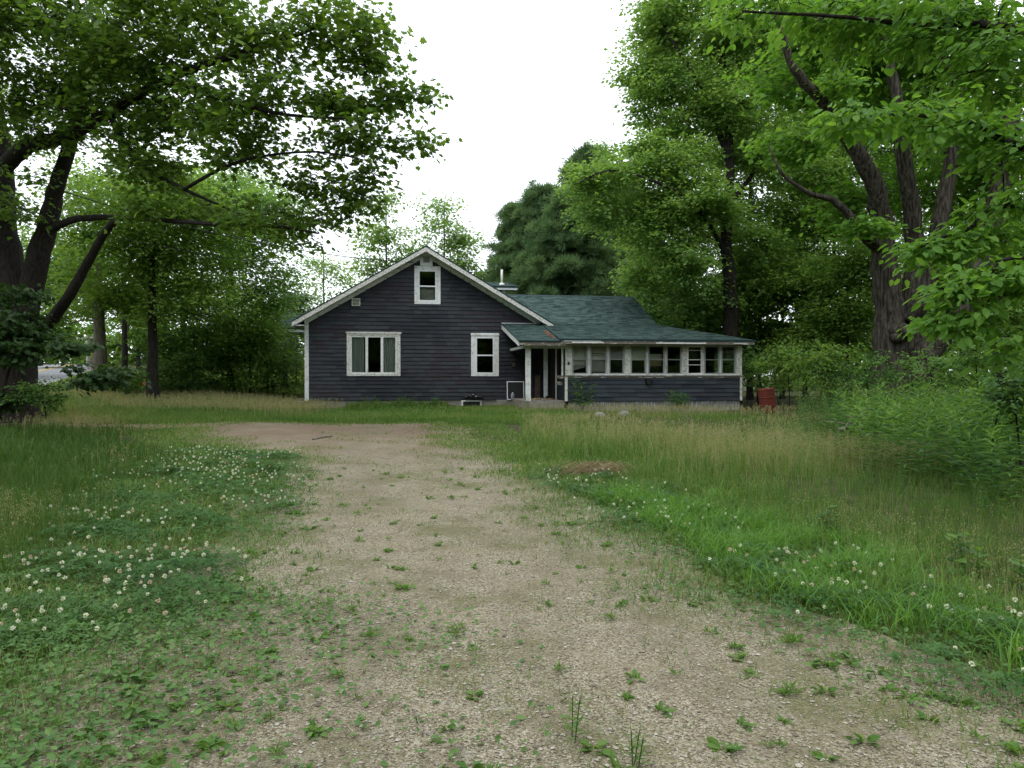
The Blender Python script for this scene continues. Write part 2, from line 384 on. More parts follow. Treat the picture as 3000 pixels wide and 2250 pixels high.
def tiles(mb, org, A, B, N, region, expo, wr, th, holes=(), field=None, gap=.003, sag=None):
    """overlapping shingles laid on a plane; A along, B up the slope, N outward"""
    org, A, B, N = map(np.array, (org, A, B, N))
    x0 = min(p[0] for p in region); x1 = max(p[0] for p in region); y0 = min(p[1] for p in region); y1 = max(p[1] for p in region)
    r = random.Random(int(abs(x0 * 131 + y0 * 17 + x1)) + 5)
    y = y0
    while y < y1 - 1e-4:
        yt = min(y + expo, y1); x = x0 - r.uniform(0, wr[1])
        while x < x1:
            w_ = r.uniform(*wr); t = r.random() if field is None else min(1, max(0, field(x, y) + r.uniform(-.34, .34)))
            lift = r.uniform(-.002, .006); dy = r.uniform(-.009, .006)
            rs = [(x + gap, x + w_ - gap, y, yt)]
            for h in holes: rs = cut(rs, h)
            for (a0, a1, b0, b1) in rs:
                pl = clip([(a0, b0), (a1, b0), (a1, b1), (a0, b1)], region)
                if len(pl) < 3: continue
                vs = []
                for (a, b) in pl:
                    h = th * (1 - (b - y) / expo) + .004 + lift
                    bb = b + (dy if b == b0 and b0 == y and y > y0 else 0)
                    vs.append(org + A * a + B * bb + N * h)
                mb.add(vs, [tuple(range(len(vs)))], t)
                for j in range(len(pl)):          # butt edge
                    p, q = pl[j], pl[(j + 1) % len(pl)]
                    if abs(p[1] - b0) < 1e-6 and abs(q[1] - b0) < 1e-6 and b0 == y:
                        e = [vs[j], vs[(j + 1) % len(pl)]]
                        mb.add([e[0], e[1], e[1] - N * (th + .003), e[0] - N * (th + .003)], [(3, 2, 1, 0)], t)
            x += w_
        y += expo

RU, RZ, SL = 4.72, 6.73, .588           # ridge position, height, pitch
WU = 9.35                                 # width of the gable wall
def rt(u): return RZ - SL * abs(u - RU)
holes = {'picture': (1.72, 3.58, 1.66, 3.2), 'right': (6.74, 7.52, 1.66, 3.18), 'attic': (4.42, 5.17, 4.58, 5.86)}
def wall_region(u0, u1, z0, off): return [(u0, z0), (u1, z0), (u1, rt(u1) - off), (RU, RZ - off), (u0, rt(u0) - off)]
# solid wall behind the shingles, with real openings
wb = HB()
rects = [(0., WU, .61, 6.7)]
for h in holes.values(): rects = cut(rects, h)
reg = wall_region(0, WU, .61, .105)
for (a0, a1, b0, b1) in rects:
    pl = clip([(a0, b0), (a1, b0), (a1, b1), (a0, b1)], reg)
    if len(pl) >= 3: wb.prism(pl, .0, .12)
wb.box(0, .12, .12, 8.2, .61, 3.75); wb.box(WU - .12, WU, .12, 8.2, .61, 3.75)
wb.box(0, WU, 8.2, 8.32, .61, 3.75); wb.prism([(0, 3.75), (WU, 3.75), (WU, rt(WU) - .105), (RU, RZ - .105), (0, rt(0) - .105)], 8.2, 8.3)
wb.box(.12, WU - .12, .12, 8.2, .55, .6); wb.box(.12, WU - .12, .12, 8.2, 3.3, 3.36)
wb.build('wall', M['dark'])
sd = HB()
def fld(x, y): return .5 + .28 * math.sin(x * 1.1 + 2 * math.sin(y * .9)) + .2 * math.sin(y * 2.3 + x * .7)
tiles(sd, (0, 0, 0), (1, 0, 0), (0, 0, 1), (0, -1, 0), wall_region(.12, WU, .61, .28), .158, (.28, .55), .026, list(holes.values()), fld, .005)
tiles(sd, (0, 8.2, 0), (0, -1, 0), (0, 0, 1), (-1, 0, 0), [(0, .61), (8.2, .61), (8.2, 3.75), (0, 3.75)], .158, (.4, .62), .016, (), fld)
sd.build('siding', M['sid'])
fd = HB(); fd.box(-.0, WU, .03, 8.2, .1, .6); fd.box(7.6, WU, -.1, .03, .1, .598)
fd.build('foundation', M['concrete'])
cb = HB(); cb.box(-.03, .13, -.028, 0., .6, 3.78); cb.box(-.03, -.002, 0., .12, .6, 3.78)
cb.build('corner_board', M['white'])
# roof of the main block
rf = HB(); T = .10
for s in (-1, 1):
    e = RU + s * 5.12
    if s < 0: rf.prism([(e, rt(e) - T), (RU, RZ - T), (RU, RZ), (e, rt(e))], -.55, 8.7)
    else: rf.prism([(RU, RZ - T), (e, rt(e) - T), (e, rt(e)), (RU, RZ)], -.55, 8.7)
cl = math.hypot(1, SL); Ls = 5.15 * cl
for s in (-1, 1):
    B = np.array([-s, 0, SL]) / cl; N = np.array([s * SL, 0, 1]) / cl
    e = RU + s * 5.15; A = (0, 1, 0) if s > 0 else (0, -1, 0)
    o = (e, -.58, rt(e) + .003) if s > 0 else (e, 8.72, rt(e) + .003)
    tiles(rf, o, A, B, N, [(0, 0), (9.3, 0), (9.3, Ls), (0, Ls)], .14, (.25, .36), .012)
rf.prism([(RU - .16, RZ - .07), (RU, RZ + .035), (RU + .16, RZ - .07), (RU, RZ + .005)], -.6, 8.74)
roof = rf.build('roof', M['roof'])
de = HB()
for s in (-1, 1):
    e = RU + s * 5.17
    P = [(e, rt(e) - .035), (RU, RZ - .035), (RU, RZ + .02), (e, rt(e) + .02)]
    de.prism(P if s < 0 else [P[1], P[0], P[3], P[2]], -.588, -.566)
de.build('drip_edge', M['rooftrim'], roof)
fa = HB()
for s in (-1, 1):
    e = RU + s * 5.16
    P = [(e, rt(e) - .21), (RU, RZ - .21), (RU, RZ - .036), (e, rt(e) - .036)]
    fa.prism(P if s < 0 else [P[1], P[0], P[3], P[2]], -.58, -.552)
fa.box(RU - 5.15, RU - 5.12, -.55, 8.7, rt(RU - 5.12) - .19, rt(RU - 5.12) - .01)
fa.build('rake_board', M['peel'], roof)
sf = HB()
for s in (-1, 1):
    e = RU + s * 5.12
    P = [(e, rt(e) - .165), (RU, RZ - .165), (RU, RZ - .102), (e, rt(e) - .102)]
    sf.prism(P if s < 0 else [P[1], P[0], P[3], P[2]], -.552, -.004)
    e2 = RU + s * 4.7
    P = [(e2, rt(e2) - .34), (RU, RZ - .34), (RU, RZ - .166), (e2, rt(e2) - .166)]
    sf.prism(P if s < 0 else [P[1], P[0], P[3], P[2]], -.03, -.004)
sf.box(RU - 5.1, 0, -.55, 8.6, rt(RU - 5.1) - .2, rt(RU - 5.1) - .17)
sf.build('soffit', M['white'], roof)

# windows -----------------------------------------------------------
def frame_rect(mb, x0, x1, z0, z1, wl, wt, wb_, y0, y1):
    mb.box(x0, x1, y0, y1, z1 - wt, z1); mb.box(x0, x1, y0, y1, z0, z0 + wb_)
    mb.box(x0, x0 + wl, y0, y1, z0 + wb_, z1 - wt); mb.box(x1 - wl, x1, y0, y1, z0 + wb_, z1 - wt)
def pane(par, x0, x1, z0, z1, y):
    p = HB(); p.box(x0, x1, y, y + .004, z0, z1)
    return p.build('pane', M['glass'], par)
def hang(f, w): w.parent = f; return w
# picture window
t = HB(); frame_rect(t, 1.60, 3.71, 1.58, 3.34, .13, .15, .07, -.05, -.002); t.box(1.56, 3.75, -.075, -.051, 3.27, 3.33)
pw = t.build('window', M['peel'])
t = HB(); frame_rect(t, 1.73, 3.57, 1.655, 3.185, .06, .06, .07, -.03, .06)
for x in (2.33, 2.93): t.box(x, x + .10, -.035, .055, 1.726, 3.124)
t.build('frame', M['white'], pw)
for a, b in ((1.791, 2.329), (2.431, 2.929), (3.031, 3.509)): pane(pw, a, b, 1.727, 3.123, .03)
for a, b in ((1.72, 2.27), (3.03, 3.58)):
    c = HB()
    nfl = 22; v = []; f = []
    for i in range(nfl + 1):
        x = a + (b - a) * i / nfl; y = .13 + .025 * math.sin(i * 1.9) + .01 * math.sin(i * 4.1)
        c.V += [(x, y, 1.5), (x, y, 3.24)]
        if i: q = 2 * i; c.F.append((q - 2, q, q + 1, q - 1)); c.T.append(.5)
    c.build('curtain', M['curtain'], pw, label='grey green curtain hanging inside')
# double hung vinyl windows
def double_hung(x0, x1, z0, z1, ox0, ox1, oz0, oz1, mid, cas):
    t = HB(); frame_rect(t, ox0, ox1, oz0, oz1, x0 - ox0 + .01, oz1 - z1 + .01, z0 - oz0 + .01, -.04, -.002); t.box(ox0 - .02, ox1 + .02, -.06, -.041, oz1 - .1, oz1 - .03) if cas else None
    wn = t.build('window', M['white'])
    t = HB(); frame_rect(t, x0 + .012, x1 - .012, z0 + .012, z1 - .012, .05, .05, .05, -.035, .05)
    t.box(x0 + .06, x1 - .06, -.02, .045, mid - .025, mid + .03); t.build('sash', M['vinyl'], wn)
    pane(wn, x0 + .064, x1 - .064, mid + .032, z1 - .064, .03); pane(wn, x0 + .064, x1 - .064, z0 + .064, mid - .027, .01)
    return wn
double_hung(6.74, 7.52, 1.66, 3.18, 6.56, 7.70, 1.57, 3.33, 2.42, True)
aw = double_hung(4.42, 5.17, 4.58, 5.86, 4.27, 5.32, 4.48, 6.01, 5.20, False)
t = HB(); t.box(4.46, 5.13, .16, .18, 4.6, 5.17); t.build('blind', M['shade_grey'], aw, label='drawn brown blind behind the lower sash')
# vents
t = HB(); frame_rect(t, 4.50, 5.00, 6.02, 6.40, .12, .02, .13, -.06, -.031); vt = t.build('attic_vent', M['white'])
t = HB()
for i in range(5): t.bar((4.62, -.045, 6.18 + i * .045), (4.88, -.045, 6.18 + i * .045), .03, .012)
t.build('louvre', M['vinyl'], vt)
t = HB(); t.box(4.62, 4.88, -.034, -.031, 6.15, 6.38); t.build('backing', M['black'], vt)
t = HB(); frame_rect(t, 1.80, 2.13, 4.37, 4.67, .03, .03, .03, -.06, -.015)
for i in range(4): t.bar((1.83, -.04, 4.44 + i * .055), (2.1, -.04, 4.44 + i * .055), .045, .02)
vt = t.build('wall_vent', M['pipe'])
t = HB(); t.box(1.83, 2.1, -.022, -.018, 4.4, 4.64); t.build('backing', M['black'], vt)
# basement window
t = HB(); frame_rect(t, 6.16, 7.0, .24, .585, .07, .05, .05, -.02, .028); bw = t.build('basement_window', M['white'])
t = HB(); t.box(6.23, 6.93, .005, .026, .29, .535); t.build('pane', M['black'], bw)

# wing behind the porch ------------------------------------------------
BZ = 3.74; WR = 14.47; RW = 5.25; VRW = 3.2
wg = HB(); wg.box(WU, 14.1, .0, .1, .6, 3.6); wg.box(14.0, 14.1, .1, 6.3, .6, 3.6); wg.box(WU, 14.1, 6.3, 6.4, .6, 3.6)
wg.add([(14.1, 0, 3.6), (14.1, 6.4, 3.6), (14.1, 3.2, 5.15)], [(0, 1, 2)])
wg.build('wing_wall', M['sid'])
wr = HB()
sw = (RW - BZ) / (VRW + .0); cw = math.hypot(1, sw)
wr.add([(WU - 1.2, 0, BZ), (WR, 0, BZ), (WR, VRW, RW), (7.2, VRW, RW), (WU - 1.2, 0, BZ - .1), (WR, 0, BZ - .1), (WR, VRW, RW - .1), (7.2, VRW, RW - .1)],
       [(0, 1, 2, 3), (7, 6, 5, 4), (1, 5, 6, 2)])
wr.add([(7.2, VRW, RW), (WR, VRW, RW), (WR, 6.6, 3.7), (WU, 6.6, 3.7)], [(0, 1, 2, 3)])
tiles(wr, (7.2, 0, BZ + .003), (1, 0, 0), np.array([0, 1, sw]) / cw, np.array([0, -sw, 1]) / cw,
      [(.0, 0), (WR - 7.2, 0), (WR - 7.2, VRW * cw), (0, VRW * cw)], .135, (.16, .34), .014)
wr.build('wing_roof', M['roof'])
rc = HB(); xx = 7.3
while xx < WR - .05:
    rc.add([(xx, VRW - .15, RW - .045), (min(xx + .26, WR), VRW - .15, RW - .055), (min(xx + .26, WR), VRW, RW + .03), (xx, VRW, RW + .045),
            (xx, VRW + .15, RW - .045), (min(xx + .26, WR), VRW + .15, RW - .055)], [(0, 1, 2, 3), (3, 2, 5, 4)], random.random()); xx += .22
rc.build('ridge_cap', M['rooftrim'])
# porch roof, low slope, hipped at its right end, sagging a little
EV, EZ = -3.7, 2.93; PL = 9.50
sp = (BZ - EZ) / (-EV); cp = math.hypot(1, sp); LP = -EV * cp
pr = HB()
pr.add([(PL, EV, EZ), (17.0, EV, EZ), (WR, 0, BZ), (PL, 0, BZ), (PL, EV, EZ - .08), (17.0, EV, EZ - .08), (WR, 0, BZ - .08), (PL, 0, BZ - .08)],
       [(0, 1, 2, 3), (7, 6, 5, 4), (0, 4, 5, 1), (0, 3, 7, 4)])
pr.add([(17.0, EV, EZ), (17.0, 3.5, EZ), (WR, 3.5, BZ), (WR, 0, BZ)], [(0, 1, 2, 3)])
tiles(pr, (PL - .03, EV - .03, EZ - .004), (1, 0, 0), np.array([0, 1, sp]) / cp, np.array([0, -sp, 1]) / cp,
      [(0, 0), (17.03 - PL, 0), (WR - PL + .03, LP), (0, LP)], .138, (.16, .34), .013)
pr.prism([(17.0, EZ + .02), (17.02, EZ + .0), (17.04, EZ + .01)], EV, 3.5)
porch_roof = pr.build('porch_roof', M['roof'])
t = HB(); t.box(PL - .03, 17.05, EV - .055, EV - .035, EZ - .05, EZ + .012); t.box(PL - .05, PL - .032, EV - .03, 0, EZ - .03, EZ - .0)
t.V = [(x, y, z + (.0 if x > PL + .1 or y < EV + .1 else 0)) for x, y, z in t.V]
t.build('drip_edge', M['rooftrim'], porch_roof)
t = HB(); t.add([(PL - .02, EV - .03, EZ - .05), (PL - .02, 0, BZ - .05), (PL - .02, 0, BZ + .02), (PL - .02, EV - .03, EZ + .02),
                 (PL - .045, EV - .03, EZ - .05), (PL - .045, 0, BZ - .05), (PL - .045, 0, BZ + .02), (PL - .045, EV - .03, EZ + .02)],
                [(0, 1, 2, 3), (7, 6, 5, 4), (3, 2, 6, 7), (0, 4, 5, 1), (0, 3, 7, 4)])
t.build('rake_edge', M['rooftrim'], porch_roof)
t = HB(); t.box(PL, 16.98, EV - .03, EV - .005, EZ - .17, EZ - .045); t.box(PL, 16.98, EV, -3.22, EZ - .17, EZ - .15)
t.box(16.95, 16.98, EV, 3.4, EZ - .17, EZ - .05)
t.build('fascia', M['bare'], porch_roof)
for a, b, c, d_ in ((13.1, 15.05, .15, .105), (16.15, 16.7, .13, .10), (PL + .1, 11.0, .09, .055), (9.9, 11.1, .145, .10)):
    t = HB(); t.box(a, b, EV - .036, EV - .0305, EZ - c, EZ - d_)
    t.build('fascia_strip', M['white'], porch_roof, label='surviving strip of white paint on the bare fascia')
# entry roof
er = HB(); e0, e1 = 7.97, 9.46; EZ2 = 2.86; sp2 = (3.72 - EZ2) / 3.68; c2 = math.hypot(1, sp2)
er.add([(e0, -3.68, EZ2), (e1, -3.68, EZ2), (e1, -.02, 3.72), (7.85, -.02, 3.72), (e0, -3.68, EZ2 - .07), (e1, -3.68, EZ2 - .07), (e1, -.02, 3.65), (7.85, -.02, 3.65)],
       [(0, 1, 2, 3), (7, 6, 5, 4), (0, 4, 5, 1), (0, 3, 7, 4), (1, 5, 6, 2)])
tiles(er, (7.85, -3.71, EZ2), (1, 0, 0), np.array([0, 1, sp2]) / c2, np.array([0, -sp2, 1]) / c2,
      [(.10, 0), (e1 - 7.85, 0), (e1 - 7.85, 3.69 * c2), (0, 3.69 * c2)], .138, (.16, .34), .013)
entry = er.build('entry_roof', M['roof'])
t = HB()
t.add([(7.84, -.03, 3.50), (7.96, -3.70, EZ2 - .2), (7.96, -3.70, EZ2 - .03), (7.84, -.03, 3.69), (7.81, -.03, 3.50), (7.93, -3.70, EZ2 - .2), (7.93, -3.70, EZ2 - .03), (7.81, -.03, 3.69)],
      [(0, 1, 2, 3), (7, 6, 5, 4), (0, 4, 5, 1), (3, 2, 6, 7), (1, 5, 6, 2)])
t.box(7.8, 9.3, -.05, -.02, 3.725, 3.76)
t.build('rake_board', M['white'], entry)
t = HB(); t.box(7.93, e1, -3.74, -3.71, EZ2 - .03, EZ2 + .01); t.add([(7.80, -.03, 3.70), (7.92, -3.74, EZ2 - .025), (7.92, -3.74, EZ2 + .015), (7.80, -.03, 3.735), (7.83, -.03, 3.70), (7.95, -3.74, EZ2 - .025), (7.95, -3.74, EZ2 + .015), (7.83, -.03, 3.735)], [(0, 1, 2, 3), (7, 6, 5, 4), (3, 2, 6, 7)])
t.build('drip_edge', M['rooftrim'], entry)
t = HB(); t.box(7.96, 9.7, -3.70, -3.67, EZ2 - .17, EZ2 - .035); t.build('fascia', M['bare'], entry)
t = HB()
for i in range(26):
    a = random.uniform(0, 1); x = 9.3 - a * .35 + random.uniform(-.06, .06); yy = -2.9 + a * 1.3 + random.uniform(-.1, .1)
    x = 9.38 - random.uniform(0, .14); yy = random.uniform(-3.3, -1.7); z = EZ2 + (yy + 3.68) * sp2 + .02; s = random.uniform(.02, .06)
    t.bar((x, yy, z), (x + random.uniform(-.1, .02), yy + random.uniform(-.15, .1), z + .01), s, .02)
tag(t.build('brick_rubble', M['brick'], entry), kind='stuff')
# beams, posts
t = HB(); t.box(8.22, 9.78, -3.29, -3.17, 2.60, 2.70); t.box(8.17, 8.27, -3.17, -.03, 2.60, 2.70); t.build('beam', M['white'])
t = HB(); t.box(8.28, 8.46, -3.28, -3.12, .66, 2.6); t.build('post', M['white'], label='square white post at the entry corner')
sb = HB(); sb.box(8.22, 9.72, -3.3, -.1, .1, .66); sb.build('slab', M['concrete'])
# enclosed porch ---------------------------------------------------------
W3 = [(10.01, 10.62), (10.74, 11.36), (11.46, 12.06), (12.27, 12.90), (12.99, 13.63), (13.71, 14.33), (14.51, 15.13), (15.22, 15.82), (15.91, 16.51)]
PV = -3.2
t = HB(); t.box(9.78, 16.73, PV + .03, PV + .12, .64, 1.56); t.box(16.61, 16.73, PV + .12, 3.4, .64, 1.56)
t.box(9.78, 9.88, PV + .12, -1.6, .64, 1.56)
t.build('porch_wall', M['sidp'])
t = HB()
tiles(t, (0, PV + .03, 0), (1, 0, 0), (0, 0, 1), (0, -1, 0), [(9.86, .64), (16.66, .64), (16.66, 1.56), (9.86, 1.56)], .158, (.35, .7), .026, [(13.2 - .02, 13.2 + .02, 9, 9.1)], None, .0015)
tiles(t, (16.73, PV, 0), (0, 1, 0), (0, 0, 1), (1, 0, 0), [(0.05, .64), (6.5, .64), (6.5, 1.56), (.05, 1.56)], .158, (.35, .7), .018)
t.build('porch_siding', M['sidp'])
for a, b in ((9.76, 9.86), (16.66, 16.75)):
    t = HB(); t.box(a, b, PV - .01, PV + .03, .64, 1.56); t.build('corner_board', M['peel'])
t = HB(); t.box(9.74, 16.78, PV - .05, PV + .14, 1.56, 1.60); t.box(9.78, 16.74, PV - .0, PV + .029, 1.50, 1.56)
t.build('sill_band', M['bare'])
t = HB()
for i in range(9):
    x = random.uniform(10, 16.2); t.box(x, x + random.uniform(.1, .5), PV - .006, PV - .0005, 1.515, 1.545)
tag(t.build('sill_paint', M['white']), kind='stuff')
for a, b in ((9.78, 10.005), (12.065, 12.265), (14.335, 14.505), (16.515, 16.73)):
    t = HB(); t.box(a, b, PV - .02, PV + .10, 1.605, 2.75); t.build('post', M['peel'])
for a, b in ((10.625, 10.735), (11.365, 11.455), (12.905, 12.985), (13.635, 13.705), (15.135, 15.215), (15.825, 15.905)):
    t = HB(); t.box(a + .03, b - .03, PV - .01, PV + .08, 1.605, 2.75); t.build('mullion', M['white'])
t = HB(); t.box(9.76, 16.75, PV - .005, PV + .12, 2.752, 2.80); t.box(16.63, 16.73, PV + .12, 3.4, 2.6, 2.8); t.build('header', M['bare'])
SH = {0: [('shade', 1.98, 2.72, 0), ('shade_grey', 1.70, 2.19, .03)], 1: [('shade', 2.20, 2.74, 0), ('shade_grey', 1.74, 2.18, .02)], 2: [('shade_grey', 2.21, 2.74, 0)],
      3: [('shade', 2.17, 2.74, 0)], 4: [('shade', 2.19, 2.42, .25), ('plank', 1.92, 2.19, .3)]}
for i, (a, b) in enumerate(W3):
    a -= .028 if i % 3 else 0; b += .028 if i % 3 < 2 else 0
    t = HB(); frame_rect(t, a + .004, b - .004, 1.605, 2.75, .012, .02, .045, PV + .0, PV + .07)
    t.box(a + .002, b - .002, PV - .03, PV - .001, 1.605, 1.645)
    wn = t.build('porch_window', M['white'])
    t = HB(); frame_rect(t, a + .017, b - .017, 1.652, 2.728, .06, .05, .04, PV + .02, PV + .05)
    t.box(a + .078, b - .078, PV + .015, PV + .055, 2.185, 2.215)
    if i == 6: t.box(a + .078, b - .078, PV + .02, PV + .05, 1.99, 2.015); t.box(a + .078, b - .078, PV + .02, PV + .05, 2.55, 2.565)
    t.build('sash', M['alum'] if i != 6 else M['white'], wn)
    pane(wn, a + .078, b - .078, 1.70, 2.184, PV + .04); pane(wn, a + .078, b - .078, 2.216, 2.677, PV + .035)
    for (mk, z0, z1, dd) in SH.get(i, []):
        t = HB(); y = PV + .13 + dd
        if i == 0 and dd: t.prism([(a - .05, 1.73), (b + .05, 1.95), (b + .05, 2.2), (a - .05, 2.2)], y, y + .012)
        elif i == 1 and not dd:
            for zz0, zz1 in ((2.20, 2.33), (2.345, 2.40), (2.425, 2.74)): t.prism([(a, zz0 + .01), (b, zz0 - .01), (b, zz1 - .015), (a, zz1 + .005)], y, y + .01)
        else: t.box(a, b, y, y + .012, z0, z1)
        t.build('shade', M[mk], wn)
    if i == 4:
        t = HB()
        for k in range(5): t.box(a + .05 + k * .13, a + .09 + k * .13, PV + .3, PV + .33, 1.62, 1.92)
        t.box(a, b, PV + .3, PV + .33, 1.92, 1.96); t.build('rail', M['black'], wn)
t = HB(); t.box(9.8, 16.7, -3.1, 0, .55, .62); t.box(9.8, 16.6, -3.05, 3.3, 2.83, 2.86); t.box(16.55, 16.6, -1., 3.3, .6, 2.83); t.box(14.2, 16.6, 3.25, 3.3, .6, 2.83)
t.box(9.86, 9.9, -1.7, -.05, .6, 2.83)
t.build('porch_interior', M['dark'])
t = HB()
x = 9.9
while x < 16.7:
    ww = random.uniform(.16, .2); t.box(x + .004, min(x + ww, 16.69) - .004, PV + .05, PV + .07 + random.uniform(0, .008), .05, .638); x += ww
t.box(16.66, 16.69, PV + .07, 3.3, .05, .638)
t.build('skirt', M['skirt'])
t = HB(); t.box(9.72, 16.6, PV + .1, PV + .14, .05, .63); t.build('skirt_backing', M['dark'])
# broken entry: door jambs and torn trim inside the opening
t = HB(); t.box(9.25, 9.4, -1.75, -1.68, .9, 2.75); t.prism([(9.25, .9), (9.40, .9), (9.40, .82), (9.36, .78), (9.34, .86), (9.3, .7), (9.25, .75)], -1.75, -1.68)
t.box(9.66, 9.72, -3.1, -3.0, 1.6, 2.7); t.box(9.60, 9.64, -2.3, -2.24, .7, 2.7)
t.build('door_jamb', M['white'], label='torn off white door jamb with a splintered foot')
t = HB(); t.box(8.95, 9.15, -1.5, -1.44, .66, 1.6); t.build('door', M['door'], label='low brown plank leaning in the dark entry')
t = HB(); t.box(9.45, 9.78, -3.16, -3.13, 1.49, 1.6); t.box(9.46, 9.7, -3.05, -3.02, 1.24, 1.36); t.build('broken_rail', M['bare'])
t = HB()
for i in range(40):
    x = random.uniform(8.6, 9.65); y = random.uniform(-3.1, -1.2); t.bar((x, y, .675 + random.uniform(0, .04)), (x + random.uniform(-.12, .12), y + random.uniform(-.12, .12), .68 + random.uniform(0, .05)), .05, .015)
tag(t.build('debris', M['plank']), kind='stuff')
t = HB(); t.box(9.0, 9.5, -2.2, -1.8, .66, .72); t.build('threshold', M['concrete'])
t = HB(); t.tube([(12.95, PV + .02, 1.36), (12.95, PV - .16, 1.36)], [.09, .09], 12); t.box(12.84, 13.12, PV - .17, PV - .02, 1.44, 1.47); t.build('dryer_vent', M['black'])
t = HB(); t.box(9.86, 9.92, PV - .045, PV - .02, 1.98, 2.10); t.box(9.84, 9.94, PV - .04, PV - .02, 2.04, 2.06); t.build('house_lamp', M['black'])
t = HB(); t.box(8.25, 8.38, -.06, -.02, 1.95, 2.12); t.build('meter_box', M['door'])
# small rear dormer with vent pipe
t = HB()
t.add([(7.0, 4.6, 5.82), (9.28, 4.6, 5.82), (8.9, 5.6, 6.12), (6.9, 5.6, 6.12), (7.0, 4.6, 5.76), (9.28, 4.6, 5.76), (8.9, 5.6, 6.06), (6.9, 5.6, 6.06), (9.28, 6.6, 5.82), (7.0, 6.6, 5.82)],
      [(0, 1, 2, 3), (7, 6, 5, 4), (0, 4, 5, 1), (2, 1, 8), (3, 2, 8, 9)])
sq = .3; tiles(t, (6.9, 4.57, 5.82), (1, 0, 0), np.array([0, 1, .3]) / 1.044, np.array([0, -.3, 1]) / 1.044, [(0, 0), (2.38, 0), (2.0, 1.07), (0, 1.07)], .14, (.2, .34), .012)
dr = t.build('dormer', M['roof'])
t = HB(); t.box(7.2, 9.2, 4.62, 4.65, 5.66, 5.757); t.box(8.5, 8.66, 4.85, 4.95, 5.0, 5.66); t.build('fascia', M['white'], dr)
t = HB(); t.box(7.1, 8.5, 4.9, 6.4, 4.6, 5.7); t.build('dormer_wall', M['sid'], dr)
t = HB(); t.tube([(8.5, 4.95, 5.86), (8.5, 4.95, 6.66)], [.055, .055], 12); t.tube([(8.5, 4.95, 5.88), (8.5, 4.95, 5.99), (8.5, 4.95, 6.03)], [.17, .12, .06], 14); t.build('vent_pipe', M['pipe'], smooth=True)
# rear addition on the left
t = HB(); t.add([(-2.2, 6.6, 3.88), (.5, 6.6, 3.88), (.5, 8.6, 4.75), (-2.0, 8.6, 4.75), (-2.2, 6.6, 3.8), (.5, 6.6, 3.8), (.5, 8.6, 4.67), (-2.0, 8.6, 4.67), (-2.2, 10.6, 3.88), (.5, 10.6, 3.88)],
                [(0, 1, 2, 3), (7, 6, 5, 4), (0, 4, 5, 1), (0, 3, 7, 4), (3, 2, 9, 8)])
tiles(t, (-2.2, 6.57, 3.885), (1, 0, 0), np.array([0, 2, .87]) / 2.181, np.array([0, -.87, 2]) / 2.181, [(0, 0), (2.7, 0), (2.7, 2.18), (.2, 2.18)], .14, (.2, .34), .012)
ra = t.build('rear_addition_roof', M['roof'])
t = HB(); t.box(-2.2, .4, 6.58, 6.60, 3.68, 3.80); t.build('fascia', M['white'], ra)
t = HB(); t.box(-1.0, 0, 8.4, 10.3, .3, 3.8); t.build('rear_addition_wall', M['sid'])
t = HB(); t.box(-.42, -.02, .3, 1.4, .2, .66); t.box(-.7, -.42, .3, 1.4, .2, .42); t.build('side_step', M['bare'])

# ------------------------------------------------------------------ things by the house
def hloc(u, v, z): p = HW(u, v); return (float(p[0]), float(p[1]), z)
o = empty('window_screen', hloc(8.38, -.14, .6), TH, label='white framed window screen leaning on the wall beside the entry', cat='screen')
t = MB(); a, b, h = -.36, .36, .76
for x0, x1, z0, z1 in ((a, b, 0, .035), (a, b, h - .035, h), (a, a + .035, .035, h - .035), (b - .035, b, .035, h - .035)): t.box(x0, x1, -.012, .012, z0, z1)
t.build('frame', M['vinyl'], o)
t = MB(); t.box(a + .036, b - .036, -.002, .002, .036, h - .036); t.build('mesh', M['black'], o)
o.rotation_euler = (math.radians(-5), 0, TH)
o = empty('jug', hloc(8.24, -.35 + .1, .6), TH, label='grey plastic jug with a white cap in front of the leaning screen', cat='jug')
t = MB(); t.tube([(0, 0, 0), (0, 0, .02), (0, 0, .2), (0, 0, .25), (0, 0, .27)], [.07, .078, .078, .06, .025], 14); t.build('body', M['jug'], o, smooth=True)
t = MB(); t.tube([(0, 0, .27), (0, 0, .31)], [.025, .025], 10); t.build('cap', M['vinyl'], o)
t = MB()
for (x, y, z, r) in ((-.1, 0, .06, .13), (.12, 0, .05, .12), (.32, .02, .03, .09), (.02, -.02, .12, .1), (-.28, 0, .03, .08), (.22, 0, .07, .08)):
    for k in range(5):
        a = -PI / 2 + PI * (k + 1) / 6
    rr = [r * math.cos(-PI / 2 + PI * (k + .5) / 7) for k in range(7)]; t.tube([(x, y, z + r * .7 * math.sin(-PI / 2 + PI * (k + .5) / 7)) for k in range(7)], rr, 10, True, .12)
t.box(-.45, .45, .02, .1, -.03, .0)
t.build('garbage_bag', M['bag'], None, smooth=False, label='crumpled black plastic bag on the ledge above the basement window', cat='bag').location = hloc(6.62, -.12, .68)
def barrel(loc, rot, label):
    o = empty('oil_drum', loc, 0, label=label, cat='barrel', group='rusty red drums right of the porch'); o.rotation_euler = rot
    zs = [0, .015, .03, .29, .30, .315, .33, .34, .57, .58, .595, .61, .62, .85, .87, .885]; rs = [.28, .295, .287, .287, .295, .3, .295, .287, .287, .295, .3, .295, .287, .287, .295, .29]
    t = MB(); t.tube([(0, 0, z) for z in zs], rs, 28, True); t.build('body', M['rust'], o, smooth=False)
    t = MB(); t.tube([(.12, .1, .883), (.12, .1, .90)], [.035, .03], 10); t.build('bung', M['jug'], o)
    return o
